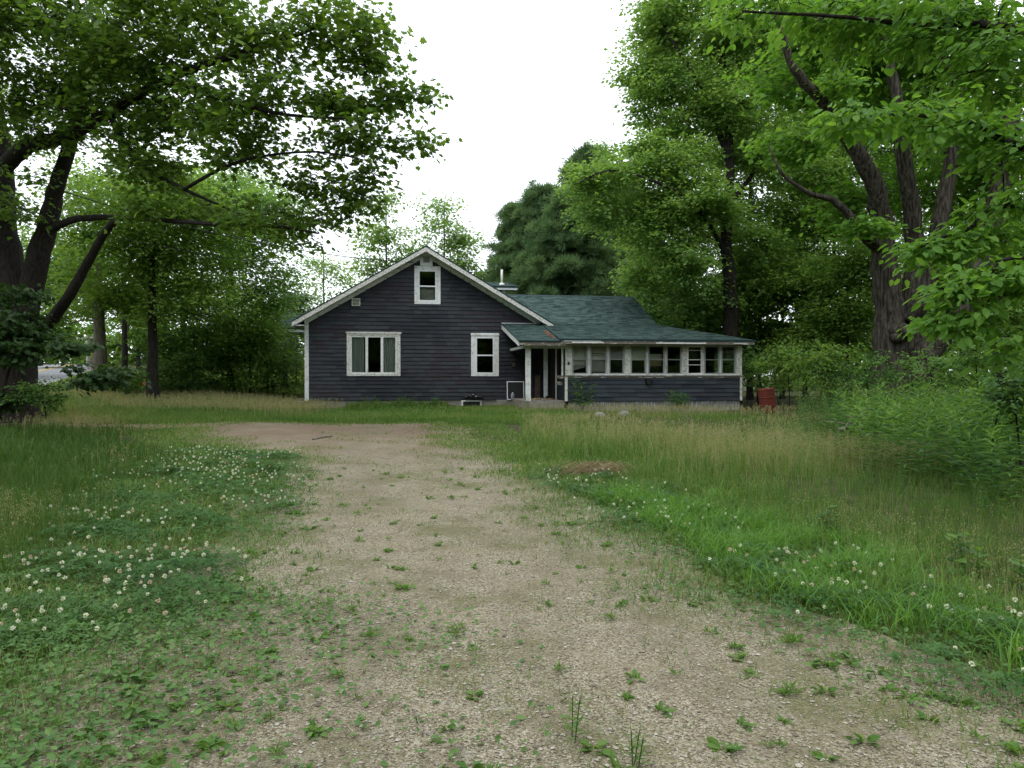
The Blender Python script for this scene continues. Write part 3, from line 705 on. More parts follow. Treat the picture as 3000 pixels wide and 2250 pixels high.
barrel((float(E(1661, 0, 26)[0]), 26, .25), (math.radians(3), math.radians(-8), .0), 'red rusty drum standing tilted in the grass clear of the porch')
barrel((float(HW(17.0, -.4)[0]), float(HW(17.0, -.4)[1]), .2), (0, math.radians(3), 1.1), 'dark red drum half hidden behind the right porch corner')
t = MB(); t.bar((-.3, 0, 0), (.3, .05, -.02), .12, .03); t.build('board', M['pole'], label='short grey board lying on top of the half hidden drum', cat='board').location = (float(HW(17.05, -.4)[0]), float(HW(17, -.4)[1]), 1.13)

# stones and rubble in front of the porch
def rock(loc, s, label, name='rock', m='stone'):
    t = MB(); nn = 9
    for k in range(6):
        pass
    zz = [-.3, .1, .45, .75, .95, 1.]; rr = [.9, 1., .9, .65, .35, .1]
    t.tube([(0, 0, z) for z in zz], rr, 9, True, .14); o = t.build(name, M[m], label=label, cat=name.replace('_', ' ')); o.location = loc; o.scale = s; o.rotation_euler = (0, 0, random.uniform(0, 6)); return o
rock((float(E(1295, 0, 24)[0]), 24, .25), (.33, .2, .16), 'flat grey stone in the grass before the porch, left one')
rock((float(E(1348, 0, 24.6)[0]), 24.6, .25), (.42, .25, .17), 'pale crumbly rubble stone in the grass before the porch')

# power lines from the roadside to the gable
def sag(a, b, s, n=26): a = Vector(a); b = Vector(b); return [a.lerp(b, i / n) - Vector((0, 0, s * 4 * (i / n) * (1 - i / n))) for i in range(n + 1)]
ha = hloc(4.25, -.05, 6.15)
t = MB(); t.tube(sag((-19, 18.5, 9.2), ha, 1.0), [.016] * 27, 6); t.build('service_cable', M['wire'], label='thick black cable sagging from upper left to the gable', cat='cable')
t = MB(); t.tube(sag((-19.5, 20.5, 8.1), hloc(4.4, -.05, 5.95), 1.1), [.008] * 27, 5); t.build('service_cable', M['wire'], label='thin lower cable running from upper left to the gable', cat='cable')
for (xv, yv, D, h, lb) in ((191, 724, 62, 9.0, 'grey utility pole with crossarm beyond the road, nearer one'), (136, 750, 80, 9., 'slim utility pole farther along the road')):
    p = E(xv, yv, D); z0 = G(p.x, D); o = empty('utility_pole', (p.x, D, z0 - .3), 0, label=lb, cat='pole', group='utility poles along the road')
    t = MB(); t.tube([(0, 0, 0), (0, 0, p.z - z0 + .3)], [.17, .13], 10); t.build('pole', M['pole'], o)
    t = MB(); t.bar((-1.1, 0, p.z - z0 + .1), (1.1, 0, p.z - z0 + .1), .1, .12); t.build('crossarm', M['pole'], o)

# ------------------------------------------------------------------ foliage machinery
LT = {}
LT['ovate'] = (np.array([(0, 0, 0), (.3, .26, .06), (.68, .22, .03), (1, 0, -.06), (.68, -.22, .03), (.3, -.26, .06)]), [(0, 3, 2, 1), (0, 5, 4, 3)])
LT['lance'] = (np.array([(0, 0, 0), (.4, .09, .02), (1, 0, -.12), (.4, -.09, .02)]), [(0, 3, 2, 1)])
LT['diamond'] = (np.array([(0, 0, 0), (.45, .34, .05), (1, 0, 0), (.45, -.34, .05)]), [(0, 3, 2, 1)])
half = [(.06, .06), (-.04, .34), (.2, .27), (.3, .58), (.44, .30), (.56, .44), (.66, .2)]
LT['maple'] = (np.array([(0, 0, 0)] + [(x, -y, .0) for x, y in half] + [(1, 0, 0)] + [(x, y, 0) for x, y in half[::-1]]), [tuple(range(16))])
nd = []; nf = []
for k in range(7):
    a = 2 * PI * k / 7; q = len(nd); c_, s_ = math.cos(a), math.sin(a); b_ = (c_ * .62, s_ * .62)
    nd += [(0, 0, 0), (.45, b_[0] * .5 + s_ * .06, b_[1] * .5 - c_ * .06), (.75, b_[0], b_[1]), (.45, b_[0] * .5 - s_ * .06, b_[1] * .5 + c_ * .06)]; nf.append((q, q + 1, q + 2, q + 3))
LT['needles'] = (np.array(nd), nf)
LT['clover'] = (np.array([v for k in range(3) for v in [(0, 0, 0), (.35 * math.cos(k * 2.094 - .55), .35 * math.sin(k * 2.094 - .55), .05), (.62 * math.cos(k * 2.094 - .3), .62 * math.sin(k * 2.094 - .3), .03), (.62 * math.cos(k * 2.094 + .3), .62 * math.sin(k * 2.094 + .3), .03), (.35 * math.cos(k * 2.094 + .55), .35 * math.sin(k * 2.094 + .55), .05)]]),
                [tuple(range(5 * k, 5 * k + 5)) for k in range(3)])

def leaves_obj(name, pos, ax, nr, size, tpl, material, parent=None, tint=None, rng=R):
    T, F = LT[tpl]; N = len(pos)
    ax = unit(ax); nr = nr - ax * np.sum(ax * nr, -1, keepdims=True); nr = unit(nr); sd_ = np.cross(nr, ax)
    V = pos[:, None, :] + size[:, None, None] * (T[None, :, 0:1] * ax[:, None, :] + T[None, :, 1:2] * sd_[:, None, :] + T[None, :, 2:3] * nr[:, None, :])
    K = len(T); lf = np.array([i for f in F for i in f]); ll = [len(f) for f in F]
    loops = (np.arange(N)[:, None] * K + lf[None, :]).ravel()
    st = np.concatenate([[0], np.cumsum(np.tile(ll, N))[:-1]])
    if tint is None: tint = rng.random(N)
    return mesh_np(name, V.reshape(-1, 3), loops, st, material, parent, np.repeat(np.clip(tint, 0, 1), len(F)))

def curve(pts, n=6, wob=0.):
    P = [Vector(p) for p in pts]; out_ = []
    for i in range(len(P) - 1):
        p0 = P[max(i - 1, 0)]; p1 = P[i]; p2 = P[i + 1]; p3 = P[min(i + 2, len(P) - 1)]
        for k in range(n):
            t = k / n
            out_.append(.5 * ((2 * p1) + (p2 - p0) * t + (2 * p0 - 5 * p1 + 4 * p2 - p3) * t * t + (3 * p1 - p0 - 3 * p2 + p3) * t ** 3)
                        + Vector([random.uniform(-wob, wob) for _ in range(3)]))
    out_.append(P[-1]); return out_

def tree(name, label, cat, limbs, masses, leaf='diamond', lsize=.12, lmat='wood_leaf', bark='bark', group=None, lps=8, spread=.5, seed=1, flat=.42, tbias=0., trunk_n=12, twigs=True, droop=.35, clump_flat=.55, smul=1., lmul=1.):
    """limbs: (points, r0, r1); masses: (centre, (rx,ry,rz), clumps, clump radius, sprays)"""
    rg = np.random.default_rng(seed); random.seed(seed)
    base = Vector(limbs[0][0][0]); root = empty(name, base, 0, label=label, cat=cat, group=group)
    wd = MB(); pool = []; prad = []
    for (pts, r0, r1) in limbs:
        cp_ = curve(pts, 6, r0 * .06); n_ = len(cp_)
        rr = [r0 + (r1 - r0) * (i / (n_ - 1)) ** .8 for i in range(n_)]
        if Vector(pts[0]) == base and r0 > .12:
            for i in range(min(4, n_)): rr[i] *= 1 + .35 * (1 - i / 4) ** 2
        wd.tube([p - base for p in cp_], rr, trunk_n if r0 > .08 else 6, True, .07)
        for i, p in enumerate(cp_):
            if i > n_ * .25 or r0 < .15: pool.append(p); prad.append(rr[i])
    P = np.array([list(p) for p in pool]); PR = np.array(prad)
    cs = []
    for (c, rad, ncl, cr, nsp) in masses:
        c = np.array(c); rad = np.array(rad)
        dd = unit(rg.normal(size=(ncl, 3))) * (rg.random((ncl, 1)) ** (1 / 2.2)); pc = c + dd * rad
        for q in pc: cs.append((q, cr * rg.uniform(.65, 1.3), nsp))
    order = np.argsort([np.min(np.sum((P - q[0]) ** 2, 1)) for q in cs])
    pos = []; outw = []; sz = []; spr_t = []
    for oi in order:
        q, cr, nsp = cs[oi]
        dz = P[:, 2] - q[2]; dist = np.sqrt(np.sum((P - q) ** 2, 1)) + np.where(dz > 0, dz * 1.2, 0)
        j = int(np.argmin(dist)); a = Vector(P[j]); b = Vector(q); L = (b - a).length
        if L > .15:
            r0 = min(PR[j] * .6, .012 + .014 * L); mid = a.lerp(b, .5) + Vector((rg.normal() * .08 * L, rg.normal() * .08 * L, .1 * L))
            cp_ = curve([a, mid, b], 4, .015 * L); rr = [r0 * (1 - .75 * i / (len(cp_) - 1)) for i in range(len(cp_))]
            wd.tube([p - base for p in cp_], rr, 5, False)
            P = np.vstack([P, [list(p) for p in cp_[2:]]]); PR = np.concatenate([PR, rr[2:]])
        k = max(2, int(nsp * smul * rg.uniform(.7, 1.3))); dd = unit(rg.normal(size=(k, 3))) * rg.random((k, 1)) ** .5
        sp_ = q + dd * np.array([cr, cr, cr * clump_flat]); ow = unit(dd * np.array([1, 1, .35]) + unit(q - np.array(base) - np.array([0, 0, q[2] - base[2]]))[None] * .4 + rg.normal(size=(k, 3)) * .1)
        ct = rg.normal() * .16
        for i in range(k):
            if twigs: wd.tube([Vector(q) - base, Vector(sp_[i]) - base], [.006, .003], 3, False)
        pos.append(sp_); outw.append(ow); sz.append(np.full(k, cr)); spr_t.append(ct + rg.normal(size=k) * .1)
    pos = np.vstack(pos); outw = np.vstack(outw); spr_t = np.concatenate(spr_t)
    K = len(pos); idx = np.repeat(np.arange(K), int(lps * lmul)); n_ = len(idx)
    o_ = outw[idx]; up = np.tile([0, 0, 1.], (n_, 1)); s_ = unit(np.cross(o_, up)); nn = np.cross(s_, o_)
    a = rg.uniform(-1, 1, n_) * spread; b = rg.uniform(-1, 1, n_) * spread * .65; h = rg.normal(size=n_) * spread * flat * .4
    lp = pos[idx] + o_ * a[:, None] + s_ * b[:, None] + nn * h[:, None]; lp[:, 2] -= .25 * (a ** 2 + b ** 2) / max(spread, .1)
    ph = np.arctan2(b, a + spread * .6) + rg.normal(size=n_) * .6
    ax = o_ * np.cos(ph)[:, None] + s_ * np.sin(ph)[:, None]; ax[:, 2] -= droop + rg.normal(size=n_) * .25
    nr = up * 1. + rg.normal(size=(n_, 3)) * .42
    size = lsize * rg.uniform(.45, 1.35, n_)
    tint = .45 + tbias + spr_t[idx] + rg.normal(size=n_) * .16
    wd.build('trunk', M[bark], root, smooth=True)
    leaves_obj('crown', lp - np.array(base), ax, nr, size, leaf, M[lmat], root, tint, rg)
    return root
def mass(xv, yv, D, rx, rz, ncl, cr, nsp, ry=None):
    s = D / 1585; return (list(E(xv, yv, D)), (rx * s, (ry if ry else (rx + rz) / 2 * s), rz * s), ncl, cr, nsp)

# --- A: the big maple on the left
def gp(xv, D, dz=-.15): x = (xv - 1106) / 1585 * D; return (x, D, G(x, D) + dz)
D = 21
lA = [([gp(30, D), E(34, 780, D), E(28, 640, D), E(5, 480, D), E(8, 330, D), E(-30, 180, D)], .66, .22),
      ([E(34, 760, D), E(62, 640, D), E(95, 520, D - .2), E(128, 400, D - .5), E(165, 270, D - 1), E(190, 120, D - 1)], .44, .10),
      ([E(108, 500, D - .2), E(160, 476, D - .8), E(240, 470, D - 1.2), E(320, 474, D - 3), E(450, 484, D - 4.6), E(600, 490, D - 5.2), E(690, 505, D - 5.2)], .12, .02),
      ([E(70, 745, D), E(140, 655, D - 1), E(185, 580, D - 1.4), E(225, 510, D - 2), E(250, 478, D - 2.6)], .17, .08),
      ([E(5, 370, D), E(60, 320, D - 1), E(150, 295, D - 2), E(240, 245, D - 3), E(360, 175, D - 4), E(520, 120, D - 5), E(700, 60, D - 5)], .26, .03),
      ([E(240, 250, D - 3), E(300, 350, D - 3.4), E(400, 410, D - 4), E(560, 480, D - 4)], .09, .02),
      ([E(360, 175, D - 4), E(480, 215, D - 5), E(620, 250, D - 5.5), E(800, 260, D - 6)], .09, .015),
      ([E(400, 410, D - 4), E(520, 350, D - 5), E(680, 330, D - 5.5), E(800, 350, D - 6)], .05, .012),
      ([E(190, 120, D - 1), E(300, 20, D - 3), E(420, -120, D - 4)], .14, .04),
      ([E(28, 640, D), E(-90, 420, D), E(-200, 200, D)], .3, .1), ]
mA = [mass(100, 60, 19, 200, 130, 54, .9, 14), mass(330, 50, 17, 190, 110, 44, .8, 13), mass(560, 60, 16, 170, 95, 24, .7, 11), mass(740, 50, 15.5, 90, 65, 13, .5, 9), mass(800, 110, 15.5, 50, 40, 6, .35, 7),
      mass(320, 220, 18, 200, 100, 42, .8, 13), mass(560, 220, 16, 180, 80, 22, .6, 11), mass(720, 215, 15.5, 120, 36, 12, .42, 8), mass(850, 190, 15.5, 60, 16, 6, .28, 6), mass(915, 203, 15.5, 30, 7, 3, .2, 5),
      mass(740, 300, 15.5, 110, 34, 11, .4, 8), mass(870, 308, 15.5, 60, 12, 5, .26, 6), mass(930, 312, 15.5, 30, 6, 2, .2, 5), mass(560, 320, 16.5, 150, 50, 11, .45, 9), mass(690, 390, 16.5, 90, 45, 10, .4, 8), mass(760, 440, 16.5, 50, 40, 6, .32, 7),
      mass(790, 375, 16, 50, 25, 5, .3, 6), mass(100, 230, 19, 150, 90, 30, .8, 13), mass(340, 350, 17.5, 130, 70, 15, .6, 10), mass(330, -140, 17, 420, 110, 22, 1.0, 10, 4), mass(650, 470, 17, 90, 25, 8, .35, 8),
      mass(40, 420, 20, 90, 60, 9, .6, 10), mass(480, 430, 17, 120, 50, 6, .45, 8), mass(330, 455, 17, 120, 20, 6, .35, 8), mass(520, 478, 16, 90, 14, 5, .28, 7), mass(-150, 200, 20, 150, 260, 30, 1., 12, 4), mass(760, 135, 15.5, 80, 26, 7, .35, 7), mass(-20, 60, 18, 120, 120, 16, 1., 12), mass(640, 500, 16, 70, 22, 5, .3, 7)]
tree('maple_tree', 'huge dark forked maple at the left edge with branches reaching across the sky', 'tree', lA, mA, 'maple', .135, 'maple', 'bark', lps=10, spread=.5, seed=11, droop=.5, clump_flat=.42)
# low dark branch with big leaves at far left
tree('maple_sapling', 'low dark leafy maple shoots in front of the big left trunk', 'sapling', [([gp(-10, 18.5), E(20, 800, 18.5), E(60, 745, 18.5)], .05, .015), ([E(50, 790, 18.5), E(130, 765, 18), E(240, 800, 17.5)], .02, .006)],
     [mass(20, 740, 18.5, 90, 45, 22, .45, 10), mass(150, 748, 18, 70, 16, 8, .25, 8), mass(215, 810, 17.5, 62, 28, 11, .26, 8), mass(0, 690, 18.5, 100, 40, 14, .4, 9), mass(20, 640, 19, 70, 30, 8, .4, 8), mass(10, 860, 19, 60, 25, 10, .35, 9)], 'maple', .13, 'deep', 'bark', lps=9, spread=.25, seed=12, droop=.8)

# --- left background trees
def bg_tree(name, label, xv, D, top, r, seed, masses, lm='wood_leaf', bark='bark', ls=.16, lean=0, lps=8, group='trees behind the left lawn', **k):
    b = gp(xv, D); s = D / 1585
    limbs = [([b, E(xv + lean * .3, 760, D), E(xv + lean * .6, (760 + top) / 2, D), E(xv + lean, top, D)], r, r * .2)]
    return tree(name, label, 'tree', limbs, masses, 'diamond', ls, lm, bark, group, lps=lps, seed=seed, trunk_n=10, twigs=False, **{**dict(smul=1.5, lmul=2.4, spread=.7), **k})
bg_tree('maple_tree', 'leafy tree with slim trunk standing mid lawn on the left', 330, 28, 380, .28, 21,
        [mass(330, 440, 28, 150, 120, 34, 1.1, 14), mass(440, 520, 29, 110, 100, 26, 1., 13), mass(250, 560, 28, 110, 100, 24, 1., 13), mass(400, 640, 28, 120, 60, 14, .9, 11), mass(180, 440, 29, 90, 90, 18, 1., 12)], lm='wood_leaf', smul=1.1, tbias=.1)
bg_tree('dead_trunk_tree', 'pale thick barked tree by the roadside on the left', 215, 31, 560, .42, 22,
        [mass(150, 560, 31, 110, 80, 18, 1.1, 12), mass(270, 640, 31, 100, 70, 18, 1., 12), mass(140, 690, 33, 60, 40, 8, .9, 11)], bark='bark_pale')
bg_tree('maple_tree', 'tall rounded tree forming the right edge of the left woods', 500, 33, 420, .25, 23,
        [mass(520, 450, 33, 100, 90, 28, 1.2, 14), mass(560, 560, 33, 75, 90, 26, 1.1, 14), mass(430, 480, 34, 110, 120, 28, 1.2, 14), mass(560, 650, 33, 70, 50, 16, 1., 12), mass(600, 430, 31, 55, 40, 8, .8, 9)], lm='tall', smul=1.2)
bg_tree('maple_tree', 'bright green tree filling the view under the left maple boughs', 270, 38, 330, .22, 27, [mass(260, 400, 38, 130, 90, 26, 1.3, 13), mass(400, 430, 38, 110, 90, 24, 1.3, 13), mass(520, 420, 38, 60, 60, 12, 1.2, 12)], lm='wood_leaf', smul=1.2)
bg_tree('maple_tree', 'dark double trunked tree behind the left lawn', 390, 36, 470, .22, 24,
        [mass(380, 620, 36, 110, 90, 26, 1.2, 14), mass(480, 640, 36, 90, 80, 22, 1.2, 13)], lean=15)
bg_tree('hemlock_tree', 'dark hemlock just left of the house', 615, 42, 600, .2, 25,
        [mass(620, 680, 42, 45, 55, 14, 1.1, 14), mass(590, 740, 42, 55, 70, 16, 1.2, 14), mass(640, 650, 42, 24, 22, 5, .7, 8)], lm='pine')
for i, (xv, D, tp, lb) in enumerate(((420, 33, 700, 'slim sapling left of the thicket row'), (480, 34, 690, 'slim sapling second in the thicket row'), (505, 33, 680, 'slim sapling mid thicket row'),
                                    (540, 32, 665, 'bright topped sapling in the thicket row'), (578, 34, 700, 'sapling nearest the house in the thicket row'), (370, 32, 720, 'short sapling at the left end of the thicket row'), (640, 44, 730, 'low sapling seen past the house corner'))):
    bg_tree('sapling', lb, xv, D, tp, .06, 30 + i, [mass(xv, tp + 30, D, 48, 40, 9, .8, 12), mass(xv + 8, tp + 85, D, 55, 35, 10, .8, 12), mass(xv - 5, min(tp + 140, 835), D, 48, 22, 6, .6, 10)], lm=('under', 'tall', 'wood_leaf', 'shrub', 'wood_leaf', 'under', 'shrub')[i], ls=.15, lmul=1.6, group='saplings in a row left of the house')
bg_tree('maple_tree', 'leafy roadside tree at the far left beyond the road', 60, 48, 520, .25, 41, [mass(60, 600, 48, 130, 90, 26, 1.7, 14), mass(190, 610, 50, 80, 100, 20, 1.6, 13), mass(-60, 560, 46, 120, 200, 30, 1.8, 13)], ls=.24, group='roadside trees')
bg_tree('maple_tree', 'distant tree where the road bends away', 300, 60, 560, .25, 42, [mass(300, 690, 60, 70, 80, 20, 1.7, 14), mass(250, 560, 60, 120, 100, 20, 1.8, 13), mass(130, 745, 66, 60, 40, 12, 1.5, 12)], ls=.26, group='roadside trees')
# --- airy trees behind the house
def airy(label, xv, D, top, seed, masses, **k): return bg_tree('birch_tree', label, xv, D, top, .14, seed, masses, lm='pale', ls=.2, group='airy trees behind the gable', smul=1.3, lmul=1.5, **k)
airy('thin airy tree seen just left of the gable slope', 700, 50, 540, 51, [mass(700, 570, 50, 35, 40, 9, .9, 9), mass(690, 640, 50, 50, 40, 11, .9, 10), mass(740, 610, 50, 40, 40, 8, .9, 9)])
airy('airy tree with open crown above the left roof slope', 835, 46, 430, 52, [mass(830, 450, 46, 45, 30, 9, .8, 9), mass(820, 510, 46, 80, 40, 18, .9, 10), mass(800, 570, 46, 70, 30, 12, .9, 9), mass(870, 560, 46, 50, 40, 10, .9, 9)])
airy('airy tree rising directly behind the gable peak', 960, 48, 435, 53, [mass(945, 460, 48, 50, 30, 10, .8, 10), mass(970, 520, 48, 75, 45, 22, .9, 10), mass(1010, 580, 48, 45, 40, 12, .9, 10), mass(930, 560, 48, 60, 40, 12, .9, 10)])
# --- white pines
def pine(label, xv, D, top, bot, hw, seed):
    rg = np.random.default_rng(seed); s = D / 1585; ms = []; y = top + 8; b = gp(xv, D)
    limbs = [([b, E(xv, 700, D), E(xv + 3, top, D)], .3, .04)]
    while y < bot:
        f = (y - top) / (bot - top); w_ = hw * (.16 + .84 * min(1, f * 1.6) ** .8); a0 = rg.uniform(0, 6.28)
        for k in range(5):
            ang = a0 + k * 1.257 + rg.uniform(-.3, .3); R_ = w_ * rg.uniform(.5, 1.2); tip = E(xv + math.cos(ang) * R_, y - 4 + rg.uniform(-5, 5), D + math.sin(ang) * R_ * s)
            st = E(xv, y + 8, D); limbs.append(([st, st.lerp(tip, .5) + Vector((0, 0, .1)), tip], .05, .01))
            for q in (.45, .75, 1.):
                c = st.lerp(tip, q); ms.append((list(c), (R_ * .16 * s, R_ * .16 * s, .25), 1, .22 + .12 * R_ * s * .5, 5))
        y += rg.uniform(13, 23)
    return tree('pine_tree', label, 'pine tree', limbs, ms, 'needles', .48, 'pine', 'bark', 'white pines behind the house', lps=9, spread=.6, seed=seed, twigs=False, droop=-.5, flat=.25, clump_flat=.3)
pine('tall white pine just right of the open sky', 1175, 52, 410, 680, 85, 61); pine('tallest white pine in the middle of the pine clump', 1270, 56, 330, 680, 100, 62); pine('white pine tucked behind the big light green tree', 1350, 52, 370, 690, 100, 63)
pine('lower dark pine at the left end of the clump', 1112, 55, 450, 680, 60, 64); pine('dark pine right behind the wing roof', 1225, 46, 430, 690, 95, 65)
# --- right woods
D = 32
tree('maple_tree', 'tall light green tree whose crown fills the sky right of the house', 'tree',
     [([gp(1580, D), E(1578, 640, D), E(1568, 520, D), E(1575, 350, D), E(1560, 150, D), E(1540, -60, D)], .38, .1),
      ([E(1572, 560, D), E(1520, 470, D - 1), E(1460, 415, D - 2), E(1330, 370, D - 3), E(1240, 400, D - 3.5)], .13, .02),
      ([E(1575, 350, D), E(1540, 260, D), E(1500, 170, D - 1), E(1440, 75, D - 1), E(1400, 0, D)], .16, .03),
      ([E(1568, 450, D), E(1640, 350, D + 1), E(1700, 200, D + 1)], .14, .03), ([E(1575, 300, D), E(1620, 150, D), E(1640, -50, D)], .12, .03)],
     [mass(1440, 60, D, 90, 90, 28, 1., 14), mass(1560, 60, D, 120, 100, 34, 1.1, 14), mass(1450, 220, D, 80, 80, 24, 1., 14), mass(1560, 250, D, 110, 100, 32, 1.1, 14), mass(1420, 350, D - 1, 110, 55, 24, .95, 14),
      mass(1300, 380, D - 2, 60, 35, 12, .75, 11), mass(1500, 430, D - 1, 120, 70, 30, 1., 14), mass(1400, 470, D - 1, 80, 60, 22, .95, 13), mass(1470, 560, D - 1, 90, 60, 22, .95, 13), mass(1650, 350, D + 1, 110, 120, 30, 1.1, 13),
      mass(1680, 130, D + 1, 120, 120, 32, 1.1, 13), mass(1560, -90, D, 220, 80, 36, 1.3, 12), mass(1600, 520, D + 1, 90, 80, 20, 1., 12), mass(1290, 440, D - 2, 50, 50, 9, .7, 10), mass(1380, 600, D + 1, 40, 40, 8, .8, 10), mass(1520, 640, D + 1, 90, 50, 18, 1., 12), mass(1660, 600, D + 2, 90, 80, 22, 1., 12), mass(1760, 420, D + 2, 90, 90, 22, 1., 12), mass(1380, 150, D, 45, 60, 8, .8, 10)],
     'diamond', .17, 'tall', 'bark', 'woodland trees right of the house', lps=9, spread=.5, seed=71, twigs=False, tbias=.05, smul=1.6, lmul=1.9)
for i, (xv, D, tp, rr, lb, ms, lm) in enumerate((
    (1440, 38, 590, .14, 'dark understory tree behind the wing roof end', [(1440, 650, 70, 55, 22), (1400, 700, 60, 40, 14)], 'under'),
    (1530, 36, 600, .12, 'dark understory tree right of the wing roof', [(1530, 660, 80, 60, 24), (1500, 740, 80, 50, 20)], 'under'),
    (1640, 35, 580, .13, 'understory tree above the red drum', [(1640, 660, 85, 60, 26), (1660, 750, 80, 55, 24)], 'wood_leaf'),
    (1740, 33, 560, .13, 'understory tree left of the old split trunk', [(1740, 620, 85, 70, 26), (1750, 730, 80, 60, 24)], 'wood_leaf'),
    (1830, 30, 600, .1, 'slim understory tree beside the old split trunk', [(1840, 560, 70, 60, 16), (1830, 690, 60, 60, 18)], 'wood_leaf'),
    (1800, 36, 330, .2, 'tall tree behind the dark diagonal limb', [(1800, 330, 110, 130, 34), (1740, 460, 100, 90, 26), (1850, 180, 120, 120, 28)], 'ash'),
    (2080, 36, 300, .2, 'tall dark tree at the back of the right woods', [(2050, 350, 130, 150, 34), (2150, 560, 110, 120, 26), (2000, 600, 90, 90, 16)], 'wood_leaf'),
    (1620, 40, 120, .22, 'tall light tree behind the drooping green crown', [(1500, 150, 110, 110, 30), (1640, 120, 120, 120, 34), (1480, 330, 100, 90, 26), (1620, 320, 120, 100, 34), (1560, 480, 130, 80, 30), (1420, 480, 80, 70, 16)], 'tall'),
    (1780, 38, 60, .22, 'tall tree filling the sky between the two big right trees', [(1780, 60, 130, 110, 34), (1760, 250, 110, 110, 34), (1800, 430, 110, 90, 30), (1930, 120, 130, 120, 34), (1700, 560, 100, 60, 22), (1950, 330, 120, 110, 30)], 'tall'),
    (2160, 30, 250, .2, 'shadowy tree at the right frame edge', [(2160, 250, 120, 150, 30), (2170, 480, 110, 120, 26), (2170, 680, 100, 80, 20), (2060, 560, 80, 80, 16)], 'wood_leaf'),
    (1380, 42, 560, .12, 'leafy tree between the pines and the green crown', [(1390, 560, 60, 60, 16), (1430, 620, 70, 40, 14)], 'tall'),
    (1690, 42, 520, .15, 'middle tree closing the gap behind the big light green tree', [(1690, 560, 90, 80, 26), (1780, 560, 80, 80, 22), (1600, 600, 60, 60, 14)], 'wood_leaf'),
    (1930, 40, 520, .15, 'tree filling the gap behind the old split trunk', [(1880, 560, 90, 90, 20), (1990, 480, 80, 80, 16), (1980, 700, 100, 70, 18)], 'wood_leaf'),
    (1690, 45, 700, .1, 'low tree far behind the right lawn', [(1600, 770, 110, 45, 18), (1750, 790, 90, 40, 14)], 'under'))):
    bg_tree('woodland_tree', lb, xv, D, tp, rr, 80 + i, [mass(a, b, D, c, d_, int(e), 1., 13) for a, b, c, d_, e in ms], lm=lm, ls=.17, group='woodland trees right of the house')
# --- F: the massive old split maple on the right
D = 22
tree('old_maple_tree', 'massive old split maple with grey ridged bark at the right', 'tree',
     [([gp(1925, D), E(1922, 760, D), E(1920, 660, D), E(1908, 570, D), E(1905, 500, D), E(1885, 400, D - .5), E(1830, 300, D - 1), E(1780, 230, D - 1.5), E(1715, 155, D - 2), E(1680, 60, D - 2.2), E(1660, -30, D - 2.4)], .56, .03),
      ([gp(1965, D), E(1968, 740, D + .1), E(1975, 620, D + .2), E(1975, 520, D + .3), E(1950, 350, D), E(1930, 200, D), E(1900, 60, D), E(1880, -90, D)], .5, .05),
      ([E(1905, 540, D), E(1870, 515, D - .4), E(1845, 480, D - .6), E(1800, 435, D - .8), E(1750, 420, D - 1), E(1690, 380, D - 1.2), E(1660, 320, D - 1.2)], .2, .02),
      ([gp(1985, D), E(1990, 775, D - .2), E(2060, 690, D - .3), E(2110, 580, D - .2), E(2150, 440, D), E(2180, 250, D)], .5, .22),
      ([E(1985, 640, D + .3), E(2030, 480, D + .5), E(2055, 300, D + .5), E(2060, 180, D), E(2020, 90, D), E(2000, -60, D)], .32, .04),
      ([E(1960, 690, D - .2), E(2000, 650, D - .55), E(2050, 655, D - .6), E(2090, 600, D - .5)], .22, .06)],
     [mass(1740, 130, 22.5, 110, 90, 20, .9, 12), mass(1900, 180, 24, 130, 110, 26, 1., 12), mass(2050, 150, 23.5, 160, 140, 32, 1., 12), mass(1810, 440, 22.5, 70, 40, 8, .6, 9), mass(1870, 480, 21, 50, 30, 5, .4, 8),
      mass(2140, 380, 23, 100, 120, 22, 1., 12), mass(1960, 420, 25, 90, 80, 14, .9, 11), mass(1900, 0, 23, 240, 90, 28, 1.1, 12), mass(1700, 300, 22.5, 70, 60, 10, .8, 10), mass(2160, 560, 24, 80, 90, 14, .9, 11), mass(1990, 250, 20.5, 80, 30, 5, .5, 8), mass(1800, 180, 20, 60, 20, 4, .4, 8)],
     'maple', .165, 'ash', 'bark_old', lps=8, spread=.5, seed=91, trunk_n=20, droop=.5, smul=1.3, lmul=1.3)
t = MB()
for (xv, yv, r) in ((1945, 715, .3), (1938, 728, .22), (1958, 722, .2)):
    c = E(xv, yv, 21.45); rr = [r * math.cos(-PI / 2 + PI * (k + .5) / 8) for k in range(8)]; t.tube([c + Vector((0, 0, r * .8 * math.sin(-PI / 2 + PI * (k + .5) / 8))) for k in range(8)], rr, 12, True, .1)
bo = t.build('burl', M['bark_old'], smooth=True)
om = [o for o in C.objects if o.name.startswith('old_maple')][0]; bo.parent = om; bo.location = -om.location
